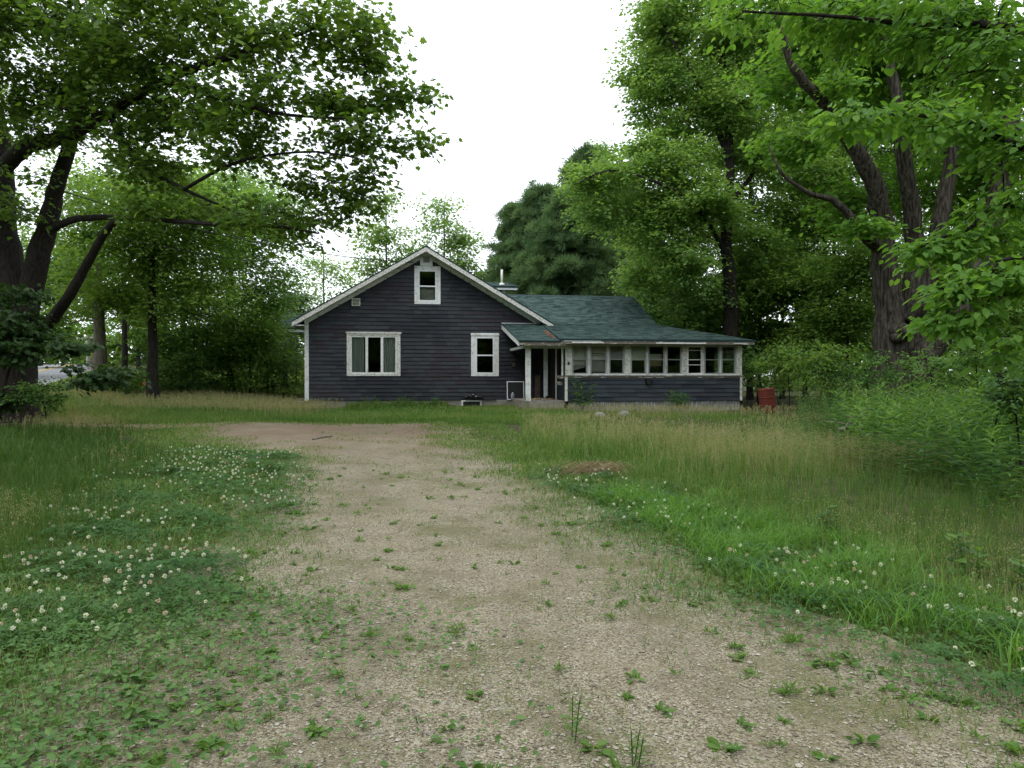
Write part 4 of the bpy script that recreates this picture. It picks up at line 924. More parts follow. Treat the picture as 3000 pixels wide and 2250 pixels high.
# --- G: near branches from a tree just right of the camera
tree('ash_tree', 'near tree outside the right edge with big bright leaves hanging into view', 'tree',
     [([(7.6, 6.8, -.1), (7.4, 6.8, 2), (7.0, 6.9, 4.2), (6.4, 7, 6.5)], .2, .06),
      ([(7.3, 6.8, 3.0), E(2230, 330, 7), E(2100, 270, 7), E(1950, 250, 7), E(1800, 265, 7)], .05, .008), ([(7.2, 6.8, 4.), E(2200, 70, 7.5), E(2000, 60, 8), E(1800, 40, 8), E(1600, 30, 8)], .06, .01),
      ([(7.4, 6.8, 2.4), E(2220, 450, 7), E(2080, 500, 7), E(1950, 540, 7)], .035, .006), ([(7.4, 6.8, 2.0), E(2240, 560, 6.5), E(2120, 610, 6.5), E(2020, 625, 6.5)], .03, .006),
      ([(7.4, 6.8, 1.6), E(2240, 640, 6.5), E(2100, 680, 6.5), E(1990, 700, 6.5)], .03, .006)],
     [mass(1680, 40, 8.5, 130, 45, 9, .3, 8), mass(1850, 50, 8.5, 150, 60, 13, .32, 8), mass(2050, 60, 8, 160, 80, 19, .34, 9), mass(2120, 150, 7.5, 100, 60, 10, .3, 8), mass(1850, 262, 7, 70, 15, 5, .17, 6),
      mass(1960, 245, 7, 60, 16, 4, .17, 6), mass(2090, 265, 7, 90, 25, 6, .2, 7), mass(2180, 330, 7, 40, 50, 5, .22, 7), mass(2170, 440, 7, 60, 30, 4, .2, 7), mass(1985, 538, 7, 60, 12, 5, .14, 6), mass(2145, 500, 7, 60, 20, 5, .18, 7), mass(2060, 525, 7, 40, 8, 3, .12, 6),
      mass(2170, 600, 6.5, 50, 35, 6, .18, 7), mass(2060, 622, 6.5, 40, 7, 3, .11, 6), mass(2120, 605, 6.5, 40, 12, 4, .14, 6), mass(2030, 695, 6.5, 35, 8, 3, .11, 6), mass(2120, 680, 6.5, 50, 12, 4, .13, 6), mass(2195, 720, 6.5, 40, 35, 4, .18, 7), mass(1980, -70, 8.5, 400, 50, 14, .5, 8, 1.5)],
     'ovate', .105, 'ash', 'bark', lps=10, spread=.26, seed=101, droop=.6, tbias=.05, smul=1.05)
# --- shrubs on the right
def shrub(label, xv, yv, D, rx, rz, ncl, seed, lm='shrub', ls=.09, leaf='ovate', name='shrub', nsp=10, cr=.3, sp=.18, group='shrubs along the right edge of the meadow', lps=8):
    b = gp(xv, D); c = E(xv, yv, D)
    return tree(name, label, 'shrub', [([b, (b[0] + .1, D, b[2] + .5), list(c)], .03, .01), ([b, (b[0] - .3, D, b[2] + .4), list(E(xv - rx * .5, yv, D))], .025, .008)],
                [mass(xv, yv, D, rx, rz, ncl, cr, nsp)], leaf, ls, lm, 'bark', group, lps=lps, spread=sp, seed=seed, droop=.45, tbias=.1)
shrub('yellow green shrub right of the red drum', 1780, 785, 21, 95, 60, 46, 111, cr=.35, ls=.1)
shrub('leafy shrub at the foot of the old split maple', 1870, 800, 20, 70, 45, 22, 112, lm='weed')
shrub('dark shrub under the old split maple', 2010, 800, 19, 90, 45, 24, 113, lm='under')
shrub('shrub in shade at the right frame edge', 2150, 740, 16, 90, 80, 32, 114, lm='under')
shrub('low shrub behind the red drum', 1640, 810, 29, 70, 35, 16, 115, lm='under', ls=.11)
shrub('dense dark shrub right behind the porch corner', 1610, 785, 31, 55, 55, 26, 120, lm='under', ls=.13, cr=.5, sp=.3)
shrub('dense green shrub between the drum and the understory', 1700, 780, 27, 60, 55, 28, 121, lm='wood_leaf', ls=.12, cr=.45, sp=.28)
shrub('bright shrub on the road verge beyond the left lawn', 275, 812, 30, 60, 32, 26, 116, group='shrubs left of the lawn', ls=.13)
shrub('dark broad shrub between the lawn tree and the thicket', 400, 800, 31, 60, 45, 24, 119, lm='under', group='shrubs left of the lawn', ls=.13, cr=.5, sp=.3)
shrub('dark low shrub at the foot of the left maple', 90, 850, 18.5, 70, 35, 16, 117, lm='under', group='shrubs left of the lawn')
shrub('tall leafy shrub in the right corner above the weeds', 2190, 860, 10, 60, 70, 16, 118, lm='weed', cr=.22, ls=.08)

# --- far woods closing the view, and an unseen ring added around the viewpoint
def woods(name, label, spots, ls, seed, lm):
    rg = np.random.default_rng(seed); pos = []; nr = []
    for (x, y, z, rx, ry, rz, n_) in spots:
        k = max(3, n_ // 60); cc = np.array([x, y, z]) + unit(rg.normal(size=(k, 3))) * rg.random((k, 1)) ** .5 * np.array([rx, ry, rz])
        q = cc[rg.integers(0, k, n_)] + rg.normal(size=(n_, 3)) * np.array([1., 1., .6]) * .12 * (rx + rz) * .5; pos.append(q)
    pos = np.vstack(pos); pos = pos[pos[:, 2] > gz(pos[:, 0], pos[:, 1])]; n_ = len(pos)
    ax = rg.normal(size=(n_, 3)); ax[:, 2] -= .3; nr = rg.normal(size=(n_, 3)) * .5 + [0, 0, 1]
    o = leaves_obj(name, pos, ax, nr, ls * rg.uniform(.6, 1.3, n_), 'diamond', M[lm], None, rg.normal(size=n_) * .2 + .4, rg)
    return tag(o, label, 'woods', None, 'stuff')
sp_ = []
rg = np.random.default_rng(5)
for x in np.arange(-75, -8, 4.): sp_.append((x, 78 + rg.uniform(-4, 4), 3.5, 4, 3, rg.uniform(4, 6), 3000))
woods('far_woods', 'distant wood closing the view beyond the left lawn', sp_, .55, 5, 'wood_leaf')
sp_ = [(x, 66 + rg.uniform(-4, 4), 2, 4, 3, 2.8, 2000) for x in np.arange(-12, 12, 4.)] + [(x, 60 + rg.uniform(-4, 4), 4, 4, 3, rg.uniform(4, 7), 3200) for x in np.arange(10, 70, 4.)]
woods('far_woods', 'distant wood closing the view behind and right of the house', sp_, .5, 6, 'wood_leaf')
sp_ = []
for a in np.arange(100, 441, 7.):
    if 35 < (a % 360) < 145 and a < 360: continue
    t_ = math.radians(a)
    if math.sin(t_) > .55: continue
    rr_ = 34 + rg.uniform(-4, 5); sp_.append((rr_ * math.cos(t_), rr_ * math.sin(t_), 8, 4.4, 3.5, 10, 5000))
woods('unseen_woods', 'unseen trees added behind and beside the viewpoint to darken the window reflections', sp_, 1.1, 8, 'wood_leaf')  # out of view; added dense and tall so the panes reflect dark foliage

# ------------------------------------------------------------------ ground vegetation
def scatter(n_, x0, x1, y0, y1, dens, rg):
    x = rg.uniform(x0, x1, n_); y = rg.uniform(y0, y1, n_); p = dens(x, y)
    k = rg.random(n_) < p; x, y = x[k], y[k]
    vis = (np.abs(x) < .75 * y + .8)
    w_ = HW(0, 0); u = (x - HO[0]) * U_[0] + (y - HO[1]) * U_[1]; v = (x - HO[0]) * V_[0] + (y - HO[1]) * V_[1]
    inside = ((u > -.1) & (u < 9.4) & (v > -.05)) | ((u > 8.15) & (u < 16.8) & (v > -3.35))
    k = vis & ~inside; return x[k], y[k]
def noise2(x, y, s, seed=0):
    return (np.sin(x * s + 1.7 * np.sin(y * s * .8 + seed)) + np.sin(y * s * 1.3 + 1.3 * np.sin(x * s * .7 + 2 + seed)) + np.sin((x + y) * s * .6 + seed * 2)) / 3
def blades(name, x, y, h, w_, material, label, cat, tint, rg, bend=.45, z0=None):
    n_ = len(x); a = rg.uniform(0, 2 * PI, n_); d_ = np.stack([np.cos(a), np.sin(a), 0 * a], -1); f = a + PI / 2 + rg.normal(size=n_) * .6
    s_ = np.stack([np.cos(f), np.sin(f), 0 * a], -1) * w_[:, None] * .5
    b = (bend * rg.uniform(.2, 1.6, n_) * h)[:, None] * d_; z = np.zeros((n_, 3)); z[:, 2] = h
    P0 = np.stack([x, y, (gz(x, y) if z0 is None else z0) - .01], -1)
    lv = [(0, 0, 1.), (.45, .16, .9), (.8, .55, .6)]
    cols = []
    for (fz, fb, fw) in lv: c = P0 + z * fz * 1. + b * fb; cols += [c - s_ * fw, c + s_ * fw]
    tip = P0 + z * (1 - .12 * bend) + b; cols.append(tip)
    V = np.stack(cols, 1).reshape(-1, 3); i = np.arange(n_)[:, None] * 7
    loops = (i + np.array([0, 1, 3, 2, 2, 3, 5, 4, 4, 5, 6])[None]).ravel(); st = (np.arange(n_)[:, None] * 11 + np.array([0, 4, 8])[None]).ravel()
    o = mesh_np(name, V, loops, st, material, None, np.repeat(np.clip(tint, 0, 1), 3)); return tag(o, label, cat, None, 'stuff')

rg = np.random.default_rng(21)
tallR = lambda x, y: smoothstep(.5, 1.3, x - xr(y) - .2 * noise2(x, y, 2) - .35 * smoothstep(12, 5, y)) * (y < 26.5)
# right-hand meadow
def dR(x, y): return tallR(x, y) * np.where(y < 9, 1, np.where(y < 15, .75, .3)) * (.6 + .4 * noise2(x, y, 1.1))
x, y = scatter(340000, .2, 20, 3.2, 28, dR, rg)
nv = noise2(x, y, .8, 3); far = smoothstep(5, 25, y)
h = (.28 + .12 * nv + .07 * noise2(x, y, 2.4, 5) + rg.normal(size=len(x)) * .07) * (1 + .25 * far) * (.55 + .45 * smoothstep(.5, 2.2, x - xr(y))); h = h * (.85 + .35 * noise2(x, y, 4.7, 2) + .2 * noise2(x, y, 9.1, 4)); h = np.clip(h * (1 - .62 * smoothstep(14, 20, y)), .07, .8)
blades('meadow_grass', x, y, h, .004 + .013 * far + 0 * x, M['grass'], 'tall unmown meadow grass right of the driveway', 'grass', .42 + .2 * nv + .18 * noise2(x, y, 2.1, 5) + rg.normal(size=len(x)) * .22, rg)
# left tall dark grass
def tallL(x, y): return smoothstep(.9, 2.2, xl(y) - x + .4 * noise2(x, y, 1.4) - .5) * (off_drive(x, y) > .1) * (y > 5.6 - .25 * (x + 3.5))
def dL(x, y): return tallL(x, y) * np.where(y < 10, 1, np.where(y < 15, .6, .3))
x, y = scatter(280000, -18, -2.2, 4, 19.3, dL, rg); nv = noise2(x, y, .9, 1); far = smoothstep(5, 22, y)
h = np.clip((.26 + .1 * nv + rg.normal(size=len(x)) * .06), .06, .6) * (.5 + .5 * smoothstep(.4, 2, xl(y) - x)) * (.9 + .35 * noise2(x, y, 4.1, 2) + .2 * noise2(x, y, 8.3, 4))
blades('lush_grass', x, y, h, .004 + .012 * far, M['dgrass'], 'dark lush grass left of the driveway', 'grass', .4 + .2 * nv + rg.normal(size=len(x)) * .2, rg)
# lawn behind the lane and in front of the house
def dB(x, y): return (off_drive(x, y) > .05) * (x < 2.2 + 0 * y) * (y > 20.2) * 1.
x, y = scatter(190000, -26, 2.5, 20.2, 34, dB, rg); nv = noise2(x, y, .7, 5)
uu_ = (x - HO[0]) * U_[0] + (y - HO[1]) * U_[1]; wd_ = -((x - HO[0]) * V_[0] + (y - HO[1]) * V_[1]); h = np.clip(.13 + .16 * smoothstep(1.6, .3, wd_) * (uu_ > 1.6) * (uu_ < 5.6) - .05 * smoothstep(1.4, .2, wd_) * (uu_ > 5.8) + .07 * nv + .05 * noise2(x, y, 2.2, 1) + .24 * smoothstep(-6, -12, x) * smoothstep(21, 23.5, y) + rg.normal(size=len(x)) * .04, .04, .6)
blades('lawn_grass', x, y, h, .014 + .012 * smoothstep(22, 34, y), M['grass'], 'shaggy lawn between the lane and the house', 'grass', .45 + .3 * nv + .15 * noise2(x, y, 2.4, 4) + rg.normal(size=len(x)) * .2, rg)
x, y = scatter(60000, -50, -6, 32, 58, lambda x, y: ((x - (-23.2 - .4) + (y - 35.5) * .456) > .5) * 1., rg)
blades('verge_grass', x, y, .16 + .08 * rg.random(len(x)), .05 + 0 * x, M['grass'], 'light green grass verge sloping up to the road', 'grass', .6 + rg.normal(size=len(x)) * .2, rg)
# bright crabgrass on the right edge
def dC(x, y): e = x - xr(y); return smoothstep(.35, .8, e) * smoothstep(2.6, 1.2, e + .5 * noise2(x, y, 2)) * (y < 9.5) * (.4 + .6 * (noise2(x, y, 1.7, 2) > -.35))
x, y = scatter(150000, .8, 8, 3, 9.5, lambda x, y: dC(x, y) * smoothstep(-.5, .2, noise2(x, y, 4.5, 6)), rg)
blades('crabgrass', x, y, np.clip(.15 + .06 * noise2(x, y, 5, 3) + rg.normal(size=len(x)) * .05, .04, .34), .008 + 0 * x, M['bgrass'], 'bright green crabgrass along the right edge of the driveway', 'grass', .5 + rg.normal(size=len(x)) * .25, rg, bend=1.0)
x, y = scatter(170000, -8, 6, 3, 15, lambda x, y: smoothstep(-.3, .6, off_drive(x, y) + .3 * noise2(x, y, 5)) * (off_drive(x, y) < 3.2) * (.3 + .7 * (noise2(x, y, 2.1, 12) > 0)), rg)
blades('mixed_grass', x, y, np.clip(.10 + .05 * noise2(x, y, 3) + rg.normal(size=len(x)) * .035, .03, .25), .004 + .008 * smoothstep(5, 14, y), M['grass'], 'thin grass growing up through the clover beside the driveway', 'grass', .45 + rg.normal(size=len(x)) * .28, rg, bend=.7)
# short grass creeping over the gravel edges
def dE(x, y): o_ = off_drive(x, y); return smoothstep(-1.5, .15, o_ + .4 * noise2(x, y, 3) + .25 * noise2(x, y, 7, 3)) ** 2.2 * (o_ < 1.6) * np.where(y < 8, 1., .6) * (.4 + .6 * smoothstep(-.4, .2, noise2(x, y, 2.2, 7)))
x, y = scatter(420000, -11, 6, 2.6, 21.5, dE, rg)
blades('edge_grass', x, y, np.clip(.035 + rg.random(len(x)) * .05, .02, .1), .005 + .010 * smoothstep(5, 20, y), M['grass'], 'short grass and moss creeping over the driveway edges', 'grass', .5 + rg.normal(size=len(x)) * .25, rg, bend=.9)
# sparse sprigs in the gravel
x, y = scatter(110000, -5, 4, 2.6, 20, lambda x, y: (off_drive(x, y) < 0) * smoothstep(.1, .55, noise2(x, y, 3.1, 4) + .4 * noise2(x, y, 9, 2)) * .7, rg)
blades('gravel_sprigs', x, y, .015 + rg.random(len(x)) ** 2 * .06, .004 + .008 * smoothstep(5, 20, y), M['grass'], 'tiny sprigs of grass scattered over the gravel', 'grass', .6 + rg.normal(size=len(x)) * .25, rg, bend=1.1)

# seed panicles: a haze of tiny tan spikelets over the tall grass
def panicles(name, x, y, h, label, rg, k=16, sw=1.):
    n_ = len(x); a = rg.uniform(0, 6.28, n_); ln_ = rg.uniform(.05, .3, n_) * h; top = np.stack([x + np.cos(a) * ln_, y + np.sin(a) * ln_, gz(x, y) + h], -1); bot = np.stack([x, y, gz(x, y)], -1)
    idx = np.repeat(np.arange(n_), k); f = rg.random(len(idx)); r = .045 * (1 - f * .6) * (.6 + h[idx]); b = rg.uniform(0, 6.28, len(idx))
    p = top[idx] - (top - bot)[idx] * (.34 * (1 - f))[:, None] + np.stack([np.cos(b) * r, np.sin(b) * r, 0 * r], -1) * rg.uniform(.2, 1, len(idx))[:, None]
    ax = rg.normal(size=(len(idx), 3)) * .5 + [0, 0, 1.]; s = sw * (.010 + .014 * smoothstep(5, 25, p[:, 1])) * rg.uniform(.7, 1.5, len(idx))
    nrm_ = rg.normal(size=(len(idx), 3))
    # stems as long thin slivers
    sx = np.stack([np.cos(a + 1.57), np.sin(a + 1.57), 0 * a], -1) * (.0012 + .004 * smoothstep(5, 25, y))[:, None]
    T_, F_ = LT['diamond']; ax = unit(ax); nrm_ = unit(nrm_ - ax * np.sum(ax * nrm_, -1, keepdims=True)); sd_ = np.cross(nrm_, ax)
    V1 = (p[:, None] + s[:, None, None] * (T_[None, :, 0:1] * ax[:, None] + .7 * T_[None, :, 1:2] * sd_[:, None])).reshape(-1, 3)
    V2 = np.stack([bot - sx, bot + sx, top], 1).reshape(-1, 3)
    L1 = np.arange(len(V1)); L2 = np.arange(len(V2)) + len(V1); st = np.concatenate([np.arange(len(p)) * 4, len(L1) + np.arange(n_) * 3])
    o = mesh_np(name, np.vstack([V1, V2]), np.concatenate([L1, L2]), st, M['seed'], None, np.concatenate([rg.random(len(p)), rg.random(n_)])); return tag(o, label, 'grass seed heads', None, 'stuff')
def dPR(x, y): return tallR(x, y) * smoothstep(-.35, .5, noise2(x, y, .8, 9) + .3 * noise2(x, y, 2.3, 1)) * smoothstep(.9, 2.5, x - xr(y)) * np.where(y < 12, 1., np.where(y < 15, .5, .22))
x, y = scatter(75000, .3, 18, 3.8, 27, dPR, rg)
panicles('seed_heads', x, y, np.clip(.46 + .1 * noise2(x, y, .8, 3) + rg.normal(size=len(x)) * .09, .2, .9) * (1 - .42 * smoothstep(12, 20, y)), 'tan haze of grass seed heads over the right meadow', rg)
x, y = scatter(30000, -17, -3, 5.5, 19.2, lambda x, y: tallL(x, y) * smoothstep(-.3, .5, noise2(x, y, .9, 4)) * .6, rg)
panicles('seed_heads', x, y, np.clip(.38 + rg.normal(size=len(x)) * .07, .2, .7), 'tan seed heads over the dark grass left of the driveway', rg)
x, y = scatter(11000, -24, -6.5, 22, 31, lambda x, y: smoothstep(22, 24.5, y + 1.2 * noise2(x, y, .8)) * (.3 + .7 * (noise2(x, y, .9, 3) > -.1)), rg)
panicles('seed_heads', x, y, np.clip(.42 + rg.normal(size=len(x)) * .07, .2, .7), 'pale seed heads over the far left lawn', rg)

# clover leaves and flowers
def cloverP(x, y):
    l_ = xl(y) - x; r_ = x - xr(y)
    left_far = smoothstep(-.7, .5, l_ + .3 * noise2(x, y, 4)) * smoothstep(2.9, 2.0, l_ + .5 * noise2(x, y, 2)) * smoothstep(6.6, 7.4, y) * smoothstep(14.5, 13, y) * smoothstep(-7.2, -6.2, x)
    left_near = smoothstep(-.6, .6, l_ + .35 * noise2(x, y, 4)) * smoothstep(6.9, 6.1, y + .3 * noise2(x, y, 3)) * smoothstep(4.0, 4.5, y)
    right_far = smoothstep(-.1, .7, r_ + .25 * noise2(x, y, 4)) * smoothstep(1.9, 1.2, r_ + .3 * noise2(x, y, 2)) * smoothstep(6.5, 8, y) * smoothstep(12, 10.5, y)
    right_near = smoothstep(-.1, .9, r_ + .3 * noise2(x, y, 4)) * smoothstep(2.4, 1.5, r_ + .4 * noise2(x, y, 2.2)) * smoothstep(7., 6, y)
    return np.clip(left_far + left_near + right_far + right_near, 0, 1) * (.35 + .65 * smoothstep(-.5, .15, noise2(x, y, 2.6, 8) + .5 * noise2(x, y, 6, 2)))
x, y = scatter(330000, -8, 6, 3., 15, lambda x, y: cloverP(x, y) * np.where(y < 8, .9, .6), rg); n_ = len(x)
pos = np.stack([x, y, gz(x, y) + rg.uniform(.02, .10, n_) * (1 + .8 * noise2(x, y, 7, 1))], -1); pos[:, 2] += .035 * (noise2(x, y, 4.3, 3) + .6 * noise2(x, y, 11, 5)); ax = rg.normal(size=(n_, 3)) * [1, 1, .25]; nr = rg.normal(size=(n_, 3)) * .3 + [0, -.1, 1]
o = leaves_obj('clover_patch', pos, ax, nr, rg.uniform(.026, .048, n_) * (1 + .5 * smoothstep(6, 14, y)), 'clover', M['clover'], None, .45 + .25 * noise2(x, y, 2.5) + .2 * noise2(x, y, 9, 2) + rg.normal(size=n_) * .2, rg)
tag(o, 'dark green clover covering both edges of the driveway', 'clover', None, 'stuff')
# low broad leaves at the bottom left and along the edges
def dW(x, y):
    l_ = xl(y) - x; return np.clip((smoothstep(-1.3, .1, l_ + .4 * noise2(x, y, 3.3)) + .22 * smoothstep(-2.6, -1., l_ + .6 * noise2(x, y, 3.3))) * smoothstep(5.8, 4.4, y) + .25 * smoothstep(-.5, .2, off_drive(x, y) + .3 * noise2(x, y, 4)) * (off_drive(x, y) < .6), 0, 1) * np.where(y < 9, 1, .3)
x, y = scatter(150000, -5, 5, 2.6, 14, dW, rg); n_ = len(x)
a = rg.uniform(0, 6.28, n_); pos = np.stack([x, y, gz(x, y) + rg.uniform(.01, .06, n_)], -1)
o = leaves_obj('broadleaf_weeds', pos, np.stack([np.cos(a), np.sin(a), rg.uniform(-.1, .5, n_)], -1), rg.normal(size=(n_, 3)) * .35 + [0, 0, 1], rg.uniform(.018, .058, n_), 'ovate', M['broad'], None, .5 + rg.normal(size=n_) * .22, rg)
tag(o, 'low broad leaved weeds spreading over the gravel at lower left', 'weeds', None, 'stuff')
# flowers
def flP(x, y): return cloverP(x, y) * (.35 + .65 * (noise2(x, y, 1.9, 6) > -.1))
x, y = scatter(12500, -7, 6, 3.2, 14, flP, rg); n_ = len(x)
k_ = rg.random(n_) < np.where(x < 0, .48, .40); x, y = x[k_], y[k_]; n_ = len(x)
cz = gz(x, y) + rg.uniform(.10, .17, n_); m_ = 34
i_ = np.repeat(np.arange(n_), m_); dd = unit(rg.normal(size=(len(i_), 3)) + [0, 0, .25]); s_ = rg.uniform(.0075, .0125, n_)[i_]
pos = np.stack([x, y, cz], -1)[i_] + dd * s_[:, None] * .45
o = leaves_obj('clover_flowers', pos, dd, rg.normal(size=(len(i_), 3)), s_ * 1.1, 'ovate', M['petal'], None, np.where(rg.random(n_)[i_] < .22, .95, rg.random(len(i_)) * .5), rg)
tag(o, 'white clover blossoms dotted through the clover', 'flowers', None, 'stuff')
a = rg.uniform(0, 6.28, n_)
blades('clover_stalks', x, y, cz - gz(x, y) + .005, .004 + 0 * x, M['clover'], 'thin stalks holding up the clover blossoms', 'flower stalks', .6 + 0 * x, rg, bend=.02)

# pebbles
n_ = 60000; yy_ = 2.6 + (rg.random(n_) ** 1.8) * 12; xx_ = rg.uniform(-3.5, 4.5, n_); k_ = off_drive(xx_, yy_) < .1; x, y = xx_[k_], yy_[k_]; n_ = len(x)
s = np.clip(rg.lognormal(-5.25, .42, n_), .0025, .018); ico = np.array([(0, 0, 1), (.9, 0, .25), (.28, .85, .25), (-.72, .53, .25), (-.72, -.53, .25), (.28, -.85, .25), (0, 0, -.5)])
fc = [(0, 1, 2), (0, 2, 3), (0, 3, 4), (0, 4, 5), (0, 5, 1), (6, 2, 1), (6, 3, 2), (6, 4, 3), (6, 5, 4), (6, 1, 5)]
a = rg.uniform(0, 6.28, n_); ca, sa = np.cos(a), np.sin(a); sx_, sy_, sz_ = s * rg.uniform(.8, 1.4, n_), s * rg.uniform(.6, 1.1, n_), s * rg.uniform(.45, .8, n_)
J = ico[None] * (1 + rg.normal(size=(n_, 7, 1)) * .12); X_ = J[..., 0] * sx_[:, None]; Y_ = J[..., 1] * sy_[:, None]
V = np.stack([x[:, None] + X_ * ca[:, None] - Y_ * sa[:, None], y[:, None] + X_ * sa[:, None] + Y_ * ca[:, None], gz(x, y)[:, None] + .008 + J[..., 2] * sz_[:, None]], -1)
lf = np.array(fc).ravel(); loops = (np.arange(n_)[:, None] * 7 + lf[None]).ravel()
o = mesh_np('pebbles', V.reshape(-1, 3), loops, np.arange(n_ * 10) * 3, M['pebble'], None, np.repeat(rg.random(n_), 10)); tag(o, 'loose pebbles scattered on the gravel driveway', 'pebbles', None, 'stuff')

# rosette weeds on the gravel, each one its own plant
def rosette(seed, nl, L, upright, tpl='ovate', lm='sprig', spread=.006):
    rg = np.random.default_rng(seed); a = rg.uniform(0, 2 * PI, nl); el = np.abs(upright + rg.normal(size=nl) * .3)
    ax = np.stack([np.cos(a) * np.cos(el), np.sin(a) * np.cos(el), np.sin(el)], -1); nr = np.array([0, 0, 1.]) + rg.normal(size=(nl, 3)) * .4 - ax * .3
    return leaves_obj('rosette_weed', ax * .01 + rg.normal(size=(nl, 3)) * [spread, spread, .003] + [0, 0, .008], ax, nr, L * rg.uniform(.35, 1.2, nl), tpl, M[lm], None, .5 + rg.normal(size=nl) * .28, rg)
protos = [rosette(1, 10, .06, .2), rosette(2, 16, .045, .35, spread=.01), rosette(3, 11, .06, .3), rosette(4, 26, .04, .7, 'lance', 'sprig', .008), rosette(5, 22, .06, 1.0, 'lance', 'sprig', .008), rosette(6, 22, .05, .3, 'ovate', 'sprig', .012), rosette(7, 30, .06, .6, 'lance', 'sprig', .012)]
lbl = 'small broad leaved weed growing through the gravel driveway'
rg = np.random.default_rng(77); cnt = 0; used = set()
while cnt < 290:
    y_ = 2.9 + rg.random() ** 1.5 * 9; x_ = rg.uniform(-3.3, 3.2)
    od = float(off_drive(np.array(x_), np.array(y_)))
    if od > -.05 or abs(x_) > .72 * y_ or rg.random() > .22 + .9 * math.exp(od * 1.4): continue
    k = int(rg.integers(0, 7)); o = protos[k] if k not in used else protos[k].copy()
    if k in used: C.objects.link(o)
    used.add(k); s = rg.uniform(.45, 1.0) if rg.random() < .75 else rg.uniform(1., 1.35); o.scale = (s, s, s); o.location = (x_, y_, G(x_, y_) + .004); o.rotation_euler = (0, 0, rg.uniform(0, 6.28))
    tag(o, lbl, 'weed', 'small weeds growing through the gravel'); cnt += 1
# larger named weeds
def stem_weed(name, label, loc, h, n_st, L, seed, lm='weed', tpl='lance', spread=.12, nl=16, cat='plant', group=None, top=0):
    rg = np.random.default_rng(seed); root = empty(name, loc, 0, label=label, cat=cat, group=group); st = MB(); P = []; A = []; S = []
    for i in range(n_st):
        a = rg.uniform(0, 6.28); r = rg.uniform(0, spread); b = Vector((math.cos(a) * r, math.sin(a) * r, 0)); hh = h * rg.uniform(.7, 1.05); t_ = b + Vector((math.cos(a) * spread * .8, math.sin(a) * spread * .8, hh))
        c = curve([b, b.lerp(t_, .5) + Vector((0, 0, .03 * h)), t_], 4); sr = .0022 + .0022 * min(1, h); st.tube(c, [sr] * (len(c) - 1) + [sr * .4], 5, False)
        for k in range(nl):
            f = .15 + .85 * (k + .5) / nl; p = c[min(int(f * (len(c) - 1)), len(c) - 1)]; p = c[0].lerp(c[-1], f); g_ = k * 2.4 + rg.uniform(-.3, .3)
            P.append(list(p)); A.append((math.cos(g_), math.sin(g_), rg.uniform(.1, .7))); S.append(L * (1.1 - .55 * f) * rg.uniform(.8, 1.2))
    st.build('stem', M['weed'], root); n_ = len(P)
    leaves_obj('leaves', np.array(P), np.array(A), np.tile([0, 0, 1.], (n_, 1)) + rg.normal(size=(n_, 3)) * .2, np.array(S), tpl, M[lm], root, .5 + rg.normal(size=n_) * .2, rg)
    return root
def gl_(xv, yv):      # a ground point seen in the given direction
    D = 1.5 * 1585 / (yv - 811)
    for _ in range(8): x = (xv - 1106) / 1585 * D; D = (1.6 - G(x, D)) * 1585 / (yv - 811)
    return (x, D, G(x, D))
stem_weed('ragweed', 'upright broad leaved weed standing out of the right meadow grass', gl_(1800, 1170), .36, 3, .15, 1, tpl='ovate', spread=.06, nl=9)
stem_weed('ragweed', 'large leaved weed at the right edge by the clover', gl_(2110, 1250), .34, 4, .16, 2, tpl='ovate', spread=.1, nl=8)
stem_weed('ragweed', 'pale broad leaved weed close to the right frame edge', gl_(2195, 1290), .3, 3, .15, 3, tpl='ovate', spread=.08, nl=8)
stem_weed('seedling_weed', 'tall thin weed stalk rising from the bottom of the driveway', gl_(1235, 1610), .2, 2, .07, 4, spread=.03, nl=12, lm='sprig')
stem_weed('seedling_weed', 'pair of thin stalks at the bottom edge of the driveway', gl_(1370, 1655), .17, 3, .06, 5, spread=.05, nl=12, lm='sprig')
stem_weed('reed_clump', 'tall reedy weed clump against the porch wall beside the entry', hloc(10.35, -3.7, .22), 1.45, 8, .42, 6, spread=.35, nl=9, tpl='lance', cat='reeds')
stem_weed('reed_clump', 'green reedy clump against the middle of the porch wall', hloc(13.9, -3.9, .22), .85, 14, .4, 7, spread=.25, nl=8, tpl='lance', cat='reeds')
stem_weed('leafy_weed', 'leafy weed at the corner of the entry slab', hloc(8.3, -3.6, .22), .75, 4, .12, 8, spread=.1, nl=18)
stem_weed('leafy_weed', 'dark weed clump under the gable wall left of centre', hloc(3.3, -.5, .22), .6, 26, .2, 9, spread=.7, nl=12)
stem_weed('leafy_weed', 'dark weed clump under the gable wall between the windows', hloc(4.6, -.5, .22), .55, 22, .2, 10, spread=.6, nl=12)
stem_weed('tall_goldenrod', 'tallest goldenrod stalk rising before the old split maple', tuple(Vector((float(E(1985, 0, 15).x), 15, G(float(E(1985, 0, 15).x), 15)))), 1.45, 3, .26, 11, spread=.1, nl=34)
for xv, yv, D in ((318, 817, 30), (40, 850, 19)):
    pass
for i, (xv, D) in enumerate(((316, 29), (322, 29.4))):
    x_ = float(E(xv, 0, D).x); o = stem_weed('daylily', ('orange daylily at the foot of the lawn tree, left one', 'orange daylily at the foot of the lawn tree, right one')[i], (x_, D, G(x_, D)), .7, 4, .3, 60 + i, spread=.15, nl=6)
    q = unit(np.random.default_rng(i).normal(size=(10, 3)) + [0, -.3, .6]); leaves_obj('flower', np.tile([0, -.05, .75], (10, 1)), q, q[:, [1, 2, 0]], np.full(10, .13), 'ovate', M['orange'], o)
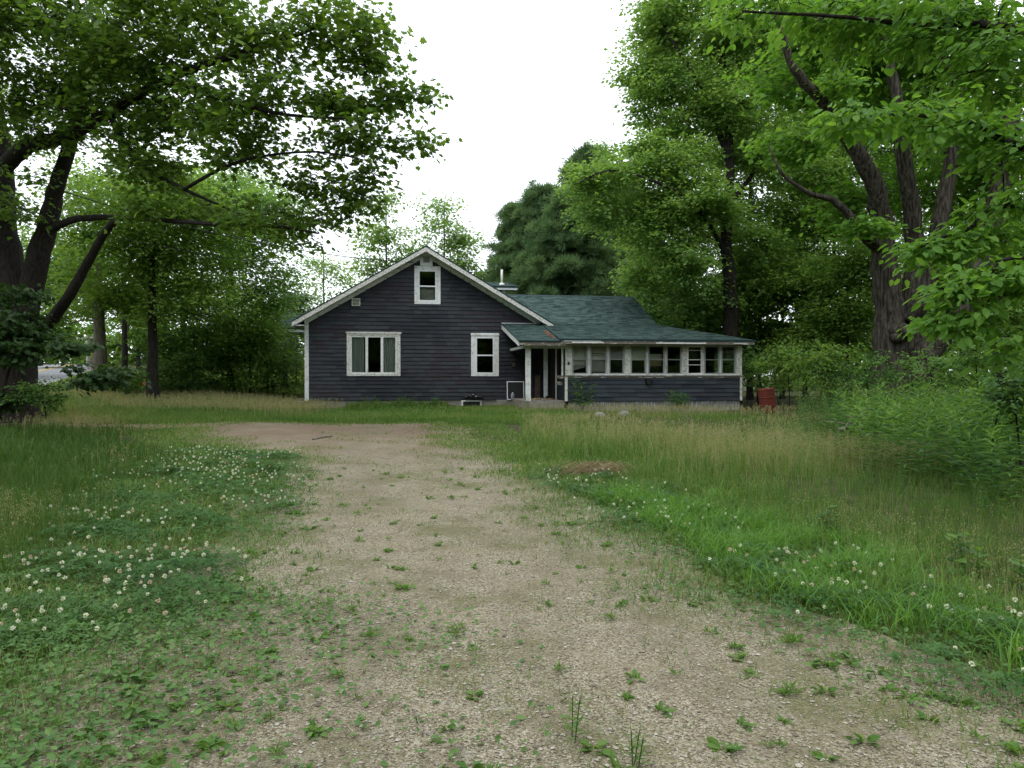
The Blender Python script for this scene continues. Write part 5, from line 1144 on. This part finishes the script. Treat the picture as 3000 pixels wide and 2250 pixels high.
# goldenrod thicket on the right
def thicket(name, label, pts, h0, h1, L, nl, lm, seed):
    rg = np.random.default_rng(seed); x, y = pts; n_ = len(x); h = rg.uniform(h0, h1, n_) * (.85 + .25 * noise2(x, y, 1.6, 4)); idx = np.repeat(np.arange(n_), nl); f = np.tile((np.arange(nl) + .5) / nl, n_) * .85 + .15
    a = np.tile(np.arange(nl) * 2.4, n_) + rg.uniform(0, 6.28, n_)[idx]; ln_ = rg.normal(size=(n_, 2)) * .12
    p = np.stack([x[idx] + ln_[idx, 0] * f, y[idx] + ln_[idx, 1] * f, gz(x, y)[idx] + h[idx] * f], -1)
    ax = np.stack([np.cos(a), np.sin(a), .5 - rg.random(len(a)) * .5 + .5 * (f > .9)], -1)
    o = leaves_obj(name, p, ax, np.tile([0, 0, 1.], (len(a), 1)) + rg.normal(size=(len(a), 3)) * .25, L * (1.15 - .5 * f) * rg.uniform(.8, 1.2, len(a)), 'lance', M[lm], None, .25 + .6 * f ** 3 + .22 * rg.normal(size=n_)[idx] + rg.normal(size=len(a)) * .12, rg)
    return tag(o, label, 'weeds', None, 'stuff')
x, y = scatter(2300, 5.5, 14, 8.5, 18, lambda x, y: smoothstep(.42, .5, x / y + .03 * noise2(x, y, 1.3)) * (.3 + .7 * smoothstep(9, 12, y)), rg)
thicket('goldenrod_thicket', 'waist high goldenrod thicket along the right side of the meadow', (x, y), .75, 1.4, .24, 20, 'weed', 31)
x, y = scatter(420, 4.5, 14, 7, 22, lambda x, y: smoothstep(.30, .42, x / y) * .5, rg)
thicket('loose_weeds', 'scattered leafy stalks at the meadow side of the thicket', (x, y), .35, .8, .13, 20, 'weed', 32)
x, y = scatter(1500, 3, 13, 15, 24, lambda x, y: smoothstep(.36, .44, x / y) * 1., rg)
thicket('grey_green_weeds', 'fine grey green weeds below the old split maple', (x, y), .8, 1.5, .12, 30, 'broad', 33)
# dry straw heap, fallen branches, sticks
def straw(label, loc, n_, r, h, seed, L=.5):
    rg = np.random.default_rng(seed); t = MB()
    for i in range(n_):
        a = rg.normal() * .5; q = Vector((rg.normal() * r * .5, rg.normal() * r * .3, rg.uniform(.02, h))); d_ = Vector((math.cos(a), math.sin(a) * .5, 0)) * L * rg.uniform(.4, 1)
        t.tube([q - d_ * .5 - Vector((0, 0, h * .4)), q + Vector((0, 0, .05)), q + d_ * .5 - Vector((0, 0, h * .6))], [.003, .004, .002], 3, False, 0, rg.random())
    o = t.build('straw_heap', M['dry'], label=label, cat='straw'); o.location = loc; return o
straw('bleached heap of flattened dry grass beside the driveway bend', gl_(1290, 1030), 240, .5, .2, 3, .8)
def dead_branch(label, a, b, r, seed, n_=7):
    r *= 1.5; a = (a[0], a[1], a[2] + .14); b = (b[0], b[1], b[2] + .14)
    rg = np.random.default_rng(seed); a = Vector(a); b = Vector(b); t = MB(); c = curve([a, a.lerp(b, .5) + Vector((0, 0, .08)), b], 6, .02); t.tube(c, [r * (1 - .7 * i / len(c)) for i in range(len(c))], 7, True, .1)
    for i in range(n_):
        p = c[int(rg.integers(1, len(c) - 1))]; q = p + Vector((rg.normal() * .35, rg.normal() * .2, rg.uniform(-.02, .42))); t.tube([p, p.lerp(q, .5) + Vector((0, 0, .03)), q], [r * .4, r * .25, r * .1], 4, False)
    return t.build('fallen_branch', M['twig'], smooth=True, label=label, cat='branch', group='fallen branches in the right meadow')
def up(p, h): return (p[0], p[1], p[2] + h)
dead_branch('grey forked branch lying in the meadow before the thicket', up(gl_(1815, 975), .3), up(gl_(1895, 968), .3), .03, 1, 9)
dead_branch('long dead branch half buried in weeds below the thicket', up(gl_(1930, 985), .3), up(gl_(2060, 978), .32), .03, 2, 9)
dead_branch('arched pale dead branch rising towards the thicket', up(gl_(1915, 960), .25), up(gl_(2050, 930), .45), .02, 3, 5)
dead_branch('thin upright dead twig in the middle of the meadow', up(gl_(1490, 960), 0), up(gl_(1487, 960), .5), .012, 4, 3)
for (xa, ya, xb, yb, r, lb) in ((675, 951, 716, 944, .018, 'dark stick lying across the far gravel'), (890, 1545, 912, 1598, .004, 'thin twig lying on the gravel near the camera')):
    p, q = gl_(xa, ya), gl_(xb, yb); t = MB(); c = curve([up(p, .02), up(((p[0] + q[0]) / 2, (p[1] + q[1]) / 2, (p[2] + q[2]) / 2), .035), up(q, .02)], 4, .004); t.tube(c, [r] * len(c), 6); t.build('stick', M['twig'], smooth=True, label=lb, cat='stick')
